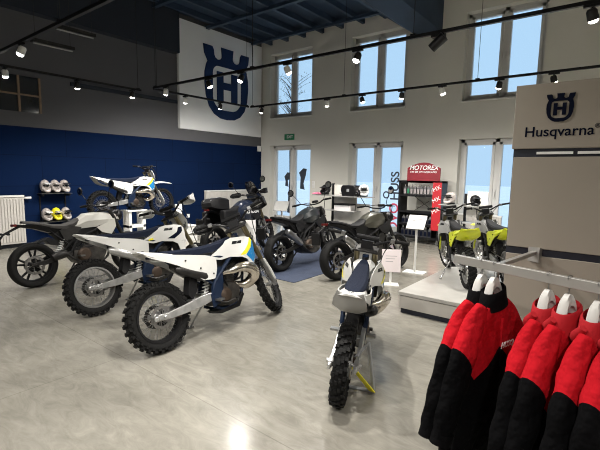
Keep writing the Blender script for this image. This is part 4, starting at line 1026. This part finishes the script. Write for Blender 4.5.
def bottle(x, y, z, h, r, label, grp, lm):
    b = thing('oil_bottle', label, 'bottle', (x, y, z), 0, grp)
    m = MB(); m.loft([[(sx*r*q, sy*r*.7*q, zz) for sx, sy in ((1, 1), (-1, 1), (-1, -1), (1, -1))] for zz, q in ((0, .95), (.01, 1), (h*.70, 1), (h*.82, .55), (h*.86, .38))]); m.build('bottle_body', 'bottle', b, bevel=.006)
    m = MB(); m.lathe([(.001, h), (r*.4, h), (r*.42, h*.86)], 10, (0, 0, 0), 'Z'); m.build('cap', 'white_metal', b)
    m = MB(); m.box(-r*.8, r*.8, -r*.72, -r*.68, h*.15, h*.6); m.build('bottle_label', lm, b, smooth=False)
for k in range(9): bottle(-4.20+k*.082, 9.42, 1.126, .25, .032, 'slim oil bottle on the top shelf of the oil rack', 'oil bottles on the top shelf', 'bottle_label' if k != 1 else 'green_sign')
for k in range(8): bottle(-4.21+k*.094, 9.42, .146, .24, .04, 'dark oil can on the bottom shelf of the oil rack', 'oil cans on the bottom shelf', 'text_dark')
for k in range(8): bottle(-4.21+k*.094, 9.42, .446, .20, .04, 'dark oil can on the second shelf from the floor of the oil rack', 'oil cans on the second shelf', 'text_dark')

# ------------------------------------------------------------------ info stands and price cards
def info_stand(name, lab, loc_, rz, zc, w_, h_, tilt, m='paper', base=.17, shear=0):
    t = thing(name, lab, 'sign', loc_, rz)
    w = MB(); w.box(-base, base, -base*.7, base*.7, 0, .012); w.build('base_plate', 'white_metal', t, smooth=False)
    w = MB(); w.box(-.016, .016, -.010, .010, .012, zc); w.build('pole', 'white_metal', t, smooth=False)
    R_ = Matrix.Rotation(tilt, 4, 'X'); w = MB(); w.box(-w_/2, w_/2, -.006, .006, -h_/2, h_/2, rot=R_, at=(0, -.02, zc)); cd = w.build('card', m, t, smooth=False)
    w = MB(); 
    for k in range(3): w.box(-w_*.3, w_*(.3-.1*k), -.0075, -.006, h_*(.2-.12*k), h_*(.22-.12*k), rot=R_, at=(0, -.02, zc))
    w.build('printed_lines', 'grey_plastic', cd, smooth=False)
info_stand('info_stand', 'white info stand with a tilted panel in front of the oil rack', (-2.66, 6.48, 0), d2r(6), .84, .29, .27, -.7)
info_stand('info_stand', 'white info stand with tilted panel between touring bike and dark naked bike', (-5.16, 6.0, 0), d2r(20), .97, .27, .24, -.75, 'light_grey_plastic')
info_stand('price_card', 'tall white price card standing beside the touring bike', (-4.78, 4.78, 0), d2r(50), .60, .17, .46, -.06, 'paper')
info_stand('price_card', 'pinkish price card in front of the olive-tanked street bike', (-2.62, 5.50, 0), d2r(32), .36, .27, .33, -.06, 'paper_pink', .12)

# ------------------------------------------------------------------ accessory racks by the windows
def gondola_rack(lab, x, y, Wd, zs, pole_x, panels, poleh=1.38):
    t = thing('accessory_rack', lab, 'rack', (x, y, 0))
    for px in pole_x: w = MB(); w.box(px-.022, px+.022, -.03, .03, 0, poleh); w.build('upright', 'black_plastic', t, smooth=False)
    for z, x0, x1 in zs:
        w = MB(); w.box(x0, x1, -.36, -.03, z-.015, z); w.build('shelf', 'light_grey_plastic', t, smooth=False)
    for x0, x1, z0, z1 in panels:
        w = MB(); w.box(x0, x1, -.01, .02, z0, z1); w.build('back_panel', 'display_white', t, smooth=False)
    w = MB(); w.box(-.3, Wd, -.36, .05, 0, .10); w.build('base', 'white_metal', t, smooth=False)
    return t
rk = gondola_rack('accessory rack with small emblem panel in front of the middle glazed door', -5.32, 8.0, 1.1, [(1.12, -.35, 1.08), (.80, 0, .75), (.45, 0, 1.0)], (0.,), [(.03, .62, .12, 1.35), (.62, .95, .3, .95)])
fill_curve('panel_emblem', crest_loops(), 'text_dark', Matrix(((1, 0, 0, .25), (0, 0, -1, -.012), (0, 1, 0, 1.24), (0, 0, 0, 1))) @ Matrix.Diagonal((.09, .09, 1, 1)), .002, rk)
text('panel_lettering', 'Husqvarna', .035, 'text_dark', (.25, -.013, 1.165), (PI/2, 0, 0), rk, .001)
t = thing('helmet_box', 'black travel box on the top shelf of the emblem rack', 'box', (-4.73, 7.80, 1.12))
w = MB(); w.loft([[(sx*q, sy*.13, z) for sx, sy in ((1, 1), (-1, 1), (-1, -1), (1, -1))] for z, q in ((0, .155), (.10, .175), (.20, .175), (.235, .15))]); w.build('case', 'black_plastic', t, bevel=.015)
w = MB(); w.box(-.03, .03, -.138, -.128, .1, .16); w.build('latch', 'grey_plastic', t, smooth=False)
helmet('road_helmet', 'white and black road helmet at the right end of the emblem rack', (-4.43, 7.82, 1.12), d2r(-60), 'helmet_white', None, 'black_plastic', 1.0)
helmet('road_helmet', 'black road helmet standing left of the emblem panel', (-5.42, 7.84, 1.12), d2r(-80), 'black_plastic', None, 'black_plastic', .9)
t = thing('glove_pair', 'pink gloves lying left on the top shelf of the emblem rack', 'gloves', (-5.57, 7.76, 1.12))
for k, dx in enumerate((-.05, .07)):
    w = MB(); w.ell((dx, 0, .03), .05, .06, .028)
    for j in range(4): w.tube([(dx-.036+j*.024, -.04, .03), (dx-.038+j*.025, -.11, .02)], [.013, .010], 6)
    w.tube([(dx+.04, .01, .03), (dx+.065, -.04, .02)], [.014, .010], 6); w.build('glove', 'pink', t)
t = thing('boot_carton', 'pale carton with dark lid on the lower shelf of the emblem rack', 'box', (-4.87, 7.78, .80))
w = MB(); w.box(-.19, .19, -.12, .12, 0, .12); w.build('carton', 'paper', t, smooth=False); w = MB(); w.box(-.20, .20, -.13, .13, .12, .15); w.build('lid', 'black_plastic', t, smooth=False)
for k in range(3):
    b = thing('spray_can', 'dark spray can in the row left of the emblem rack', 'can', (-5.55+k*.085, 7.75, .10), 0, 'spray cans by the emblem rack')
    w = MB(); w.lathe([(.001, 0), (.033, 0), (.033, .20), (.02, .225), (.001, .225)], 14, (0, 0, 0), 'Z'); w.build('can_body', 'dark_metal', b)
    w = MB(); w.lathe([(.001, .26), (.018, .26), (.018, .225)], 10, (0, 0, 0), 'Z'); w.build('cap', 'black_plastic', b)

rk = gondola_rack('accessory rack with pale upright panel behind the lime bikes', -2.54, 8.6, .5, [(1.03, -.42, .42), (.70, -.2, .42)], (0.,), [(.03, .42, .8, 1.30)], 1.25)
helmet('road_helmet', 'silver helmet on the rack shelf behind the lime bikes', (-2.78, 8.42, 1.03), d2r(-100), 'helmet_silver', None, 'black_plastic', .95)
helmet('road_helmet', 'dark helmet at the right of the rack shelf behind the lime bikes', (-2.30, 8.38, 1.03), d2r(-60), 'black_plastic', None, 'black_plastic', .8)

# lettering on the middle door's glass, read from outside
for s, x, z, m_, sz in (('HUSS', -4.93, 1.30, 'text_grey', .33), ('NOVO', -4.93, .30, 'text_pink', .36), ('O', -5.17, 1.05, 'text_grey', .26)):
    o = text('glass_lettering', s, sz, m_, (x, B+.212, z), (PI/2, -PI/2, 0), None, .001, .006)
    tag(o, {'HUSS': 'dark lettering running up the middle glazed door', 'NOVO': 'pink lettering running up low on the middle glazed door', 'O': 'grey round letter on the middle glazed door'}[s], 'lettering')

# ------------------------------------------------------------------ tracks and spotlights
ZT = 3.08
def track(lab, a, b):
    a, b = Vector(a), Vector(b); d = (b-a); L_ = d.length
    t = thing('lighting_track', lab, 'light track', tuple(a), math.atan2(d.y, d.x), 'black lighting tracks')
    w = MB(); w.box(0, L_, -.018, .018, -.0, .035); w.build('track_rail', 'black_plastic', t, smooth=False)
    n = max(1, int(L_/2.2))
    for k in range(n+1):
        x = .06+(L_-.12)*k/n; top = 5.52-a.z if a.x+math.cos(math.atan2(d.y, d.x))*x < -4.7 else (4.98-a.z if a.x+math.cos(math.atan2(d.y, d.x))*x < -3.8 else 7.2-a.z)
        w = MB(); w.tube([(x, 0, .03), (x, 0, top)], .004, 5); w.build('hanging_rod', 'dark_metal', t)
        w = MB(); w.box(x-.03, x+.03, -.022, .022, .03, .05); w.build('rod_clip', 'black_plastic', t, smooth=False)
track('lighting track running across the room in front of the white wall board', (-7.0, 4.5, ZT), (3.0, 4.5, ZT))
track('lighting track nearest to the back wall windows', (-7.05, 7.05, ZT), (3.0, 7.05, ZT))
track('short lighting track joining the two long tracks at their left ends', (-7.07, 4.55, ZT), (-7.07, 7.0, ZT))
track('lighting track along the navy wall at the left', (-7.42, 2.05, ZT), (-7.42, 4.5, ZT))
track('lighting track at the top left above the cream-tanked bike', (-7.4, 2.0, ZT), (3.0, 2.0, ZT))
track('unseen lighting track assumed above the photographer side of the shop', (-7.0, -.6, ZT), (3.0, -.6, ZT))  # out of view, added to carry extra lamps for the room lighting

spots = [((-6.62, 4.5), 'at the left corner of the long middle track'), ((-5.45, 4.5), 'left of the emblem on the middle track'), ((-4.70, 4.5), 'in front of the emblem H on the middle track'), ((-3.80, 4.5), 'before the left upper window'), ((-2.70, 4.5), 'before the middle upper window'), ((-.38, 4.5), 'at the top right corner of the picture'),
         ((-4.90, 7.05), 'low between left and middle upper windows on the far track'), ((-4.10, 7.05), 'at the foot of the middle upper window, left one'), ((-3.30, 7.05), 'at the foot of the middle upper window, right one'), ((-2.58, 7.05), 'between middle and right upper windows on the far track'), ((-1.70, 7.05), 'at the foot of the right upper window'), ((-.98, 7.05), 'just above the partition header'),
         ((-7.07, 5.25), 'first on the short joining track'), ((-7.07, 6.15), 'second on the short joining track, under the emblem H'), ((-6.70, 7.05), 'at the far end by the emblem'),
         ((-7.42, 2.30), 'leftmost, above the small dark wall window'), ((-7.42, 3.33), 'brightest, over the navy wall left of centre'), ((-7.42, 4.32), 'over the navy wall near the track corner'),
         ((-5.85, 2.0), 'at the upper left on the nearest visible track'), ((-2.2, 2.0), 'above the frame, over the nearest bikes'), ((-1.3, 2.0), 'above the frame, over the jacket rail'), ((1.4, 2.0), 'above the frame, right of the jacket rail'),
         ((1.4, 4.5), 'outside the frame at the right on the middle track'), ((1.2, 7.05), 'behind the partition on the far track'),
         ((-5.6, -.6), 'unseen, assumed behind the photographer, leftmost'), ((-3.4, -.6), 'unseen, assumed behind the photographer, second'), ((-1.4, -.6), 'unseen, assumed behind the photographer, third'), ((.8, -.6), 'unseen, assumed behind the photographer, rightmost')]  # last row: unseen spots assumed behind the camera, added for lighting
PW = 175.
for k, ((x, y), pl) in enumerate(spots):
    t = thing('track_spotlight', 'lit track spotlight '+pl, 'spotlight', (x, y, ZT), 0, 'track spotlights')
    w = MB(); w.box(-.07, .07, -.016, .016, -.022, 0); w.box(-.01, .01, -.008, .008, -.05, -.02); w.build('adapter', 'black_plastic', t, smooth=False)
    # aimed a little outwards from the middle of the room
    ax = .25*(1 if k % 2 else -1); ay = .50 if y > 7 else (.25 if y < 0 else (.5 if k % 2 else -.35))
    if x < -6 and y >= 4.5: ax, ay = -.58, .28
    if x < -7.2: ax, ay = -.25, .1
    if y == 2.0 and x > -2: ay = -.6
    if y > 7 and x > -6: ay = .30
    d = Vector((ax, ay, -1)).normalized(); q = d.to_track_quat('-Z', 'Y').to_matrix().to_4x4()
    hm = Matrix.Translation((0, 0, -.085)) @ q
    w = MB(hm); w.lathe([(.001, .05), (.030, .05), (.042, .03), (.045, -.045), (.038, -.045), (.036, -.03)], 18, (0, 0, 0), 'Z'); hd = w.build('lamp_head', 'dark_metal' if k % 3 else 'white_metal', t)
    w = MB(hm); w.lathe([(.041, -.040), (.037, -.056), (.024, -.068), (.001, -.074)], 18, (0, 0, 0), 'Z'); w.build('lens', 'lens', hd)
    li = bpy.data.lights.new('spot_lamp', 'SPOT'); li.energy = PW*(.60 if (x < -5 and y < 3) else 1.5 if (x > -3.5 and y < 5) else 1.05 if (x < -6 and y >= 4.5) else 1.); li.spot_size = math.radians(140); li.spot_blend = .9; li.shadow_soft_size = .035; li.color = (1, .955, .89)
    lo = bpy.data.objects.new('spot_lamp', li); C.objects.link(lo); lo.parent = t; lo.matrix_local = hm @ Matrix.Translation((0, 0, -.10))
# dark projector on the middle track
t = thing('ceiling_camera', 'black unlit spotlight on the middle track, below the dark ceiling beam', 'spotlight', (-1.72, 4.5, ZT))
w = MB(); w.box(-.07, .07, -.03, .03, -.03, 0); w.build('adapter', 'black_plastic', t, smooth=False)
w = MB(Matrix.Translation((0, 0, -.08)) @ Matrix.Rotation(.9, 4, 'Y')); w.lathe([(.001, -.09), (.05, -.09), (.055, .08), (.001, .09)], 18, (0, 0, 0), 'Z'); w.build('lamp_head', 'black_plastic', t)
# unlit batten lights, upper left
for y0, z0, lab in ((2.98, 3.80, 'right'), (2.68, 3.54, 'left')):
    t = thing('batten_light', lab+' unlit grey batten light hanging at the upper left', 'lamp', (-7.3 if lab == 'right' else -7.42, y0, z0))
    w = MB(); w.box(-.05, .05, 0, .62, 0, .05); w.build('housing', 'dark_metal', t, smooth=False)
    w = MB(); w.tube([(0, .02, -.012), (0, .60, -.012)], .013, 8); w.build('tube_lamp', 'grey_plastic', t)
    for y in (.05, .57): w = MB(); w.tube([(0, y, .05), (0, y, 5.52-z0)], .003, 4); w.build('hanging_rod', 'dark_metal', t)

# ------------------------------------------------------------------ world and camera
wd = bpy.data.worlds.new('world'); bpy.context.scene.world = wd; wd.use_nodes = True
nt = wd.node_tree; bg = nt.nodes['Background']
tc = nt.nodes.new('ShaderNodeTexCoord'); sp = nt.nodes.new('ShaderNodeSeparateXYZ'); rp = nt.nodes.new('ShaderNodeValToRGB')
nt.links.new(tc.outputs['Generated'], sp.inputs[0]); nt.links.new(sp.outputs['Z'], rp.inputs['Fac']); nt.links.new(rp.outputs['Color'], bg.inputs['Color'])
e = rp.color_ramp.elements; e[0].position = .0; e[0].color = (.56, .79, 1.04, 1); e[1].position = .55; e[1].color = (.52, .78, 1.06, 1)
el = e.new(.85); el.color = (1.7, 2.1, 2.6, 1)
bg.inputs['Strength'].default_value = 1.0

cam = bpy.data.cameras.new('camera'); co = bpy.data.objects.new('camera', cam); C.objects.link(co)
yaw, pitch, roll, f = .6656, .1244, .0177, 415.574
cyw, syw = math.cos(yaw), math.sin(yaw)
F_ = Vector((-syw, cyw, 0)); R0 = Vector((cyw, syw, 0)); U0 = Vector((0, 0, 1))
F2 = F_*math.cos(pitch)-U0*math.sin(pitch); U2 = U0*math.cos(pitch)+F_*math.sin(pitch)
R3 = R0*math.cos(roll)+U2*math.sin(roll); U3 = -R0*math.sin(roll)+U2*math.cos(roll)
co.matrix_world = Matrix(((R3.x, U3.x, -F2.x, 0), (R3.y, U3.y, -F2.y, 0), (R3.z, U3.z, -F2.z, 1.6), (0, 0, 0, 1)))
sc_ = bpy.context.scene.cycles; sc_.filter_width = 1.05
cam.sensor_fit = 'HORIZONTAL'; cam.sensor_width = 36; cam.lens = f/600*36; cam.clip_start = .05; cam.clip_end = 200
sc = bpy.context.scene; sc.camera = co
sc.view_settings.view_transform = 'Standard'; sc.view_settings.look = 'None'; sc.view_settings.gamma = 1; sc.view_settings.exposure = 0.; sc.view_settings.use_curve_mapping = False
sc.cycles.use_denoising = True; sc.cycles.max_bounces = 8; sc.cycles.sample_clamp_indirect = 4
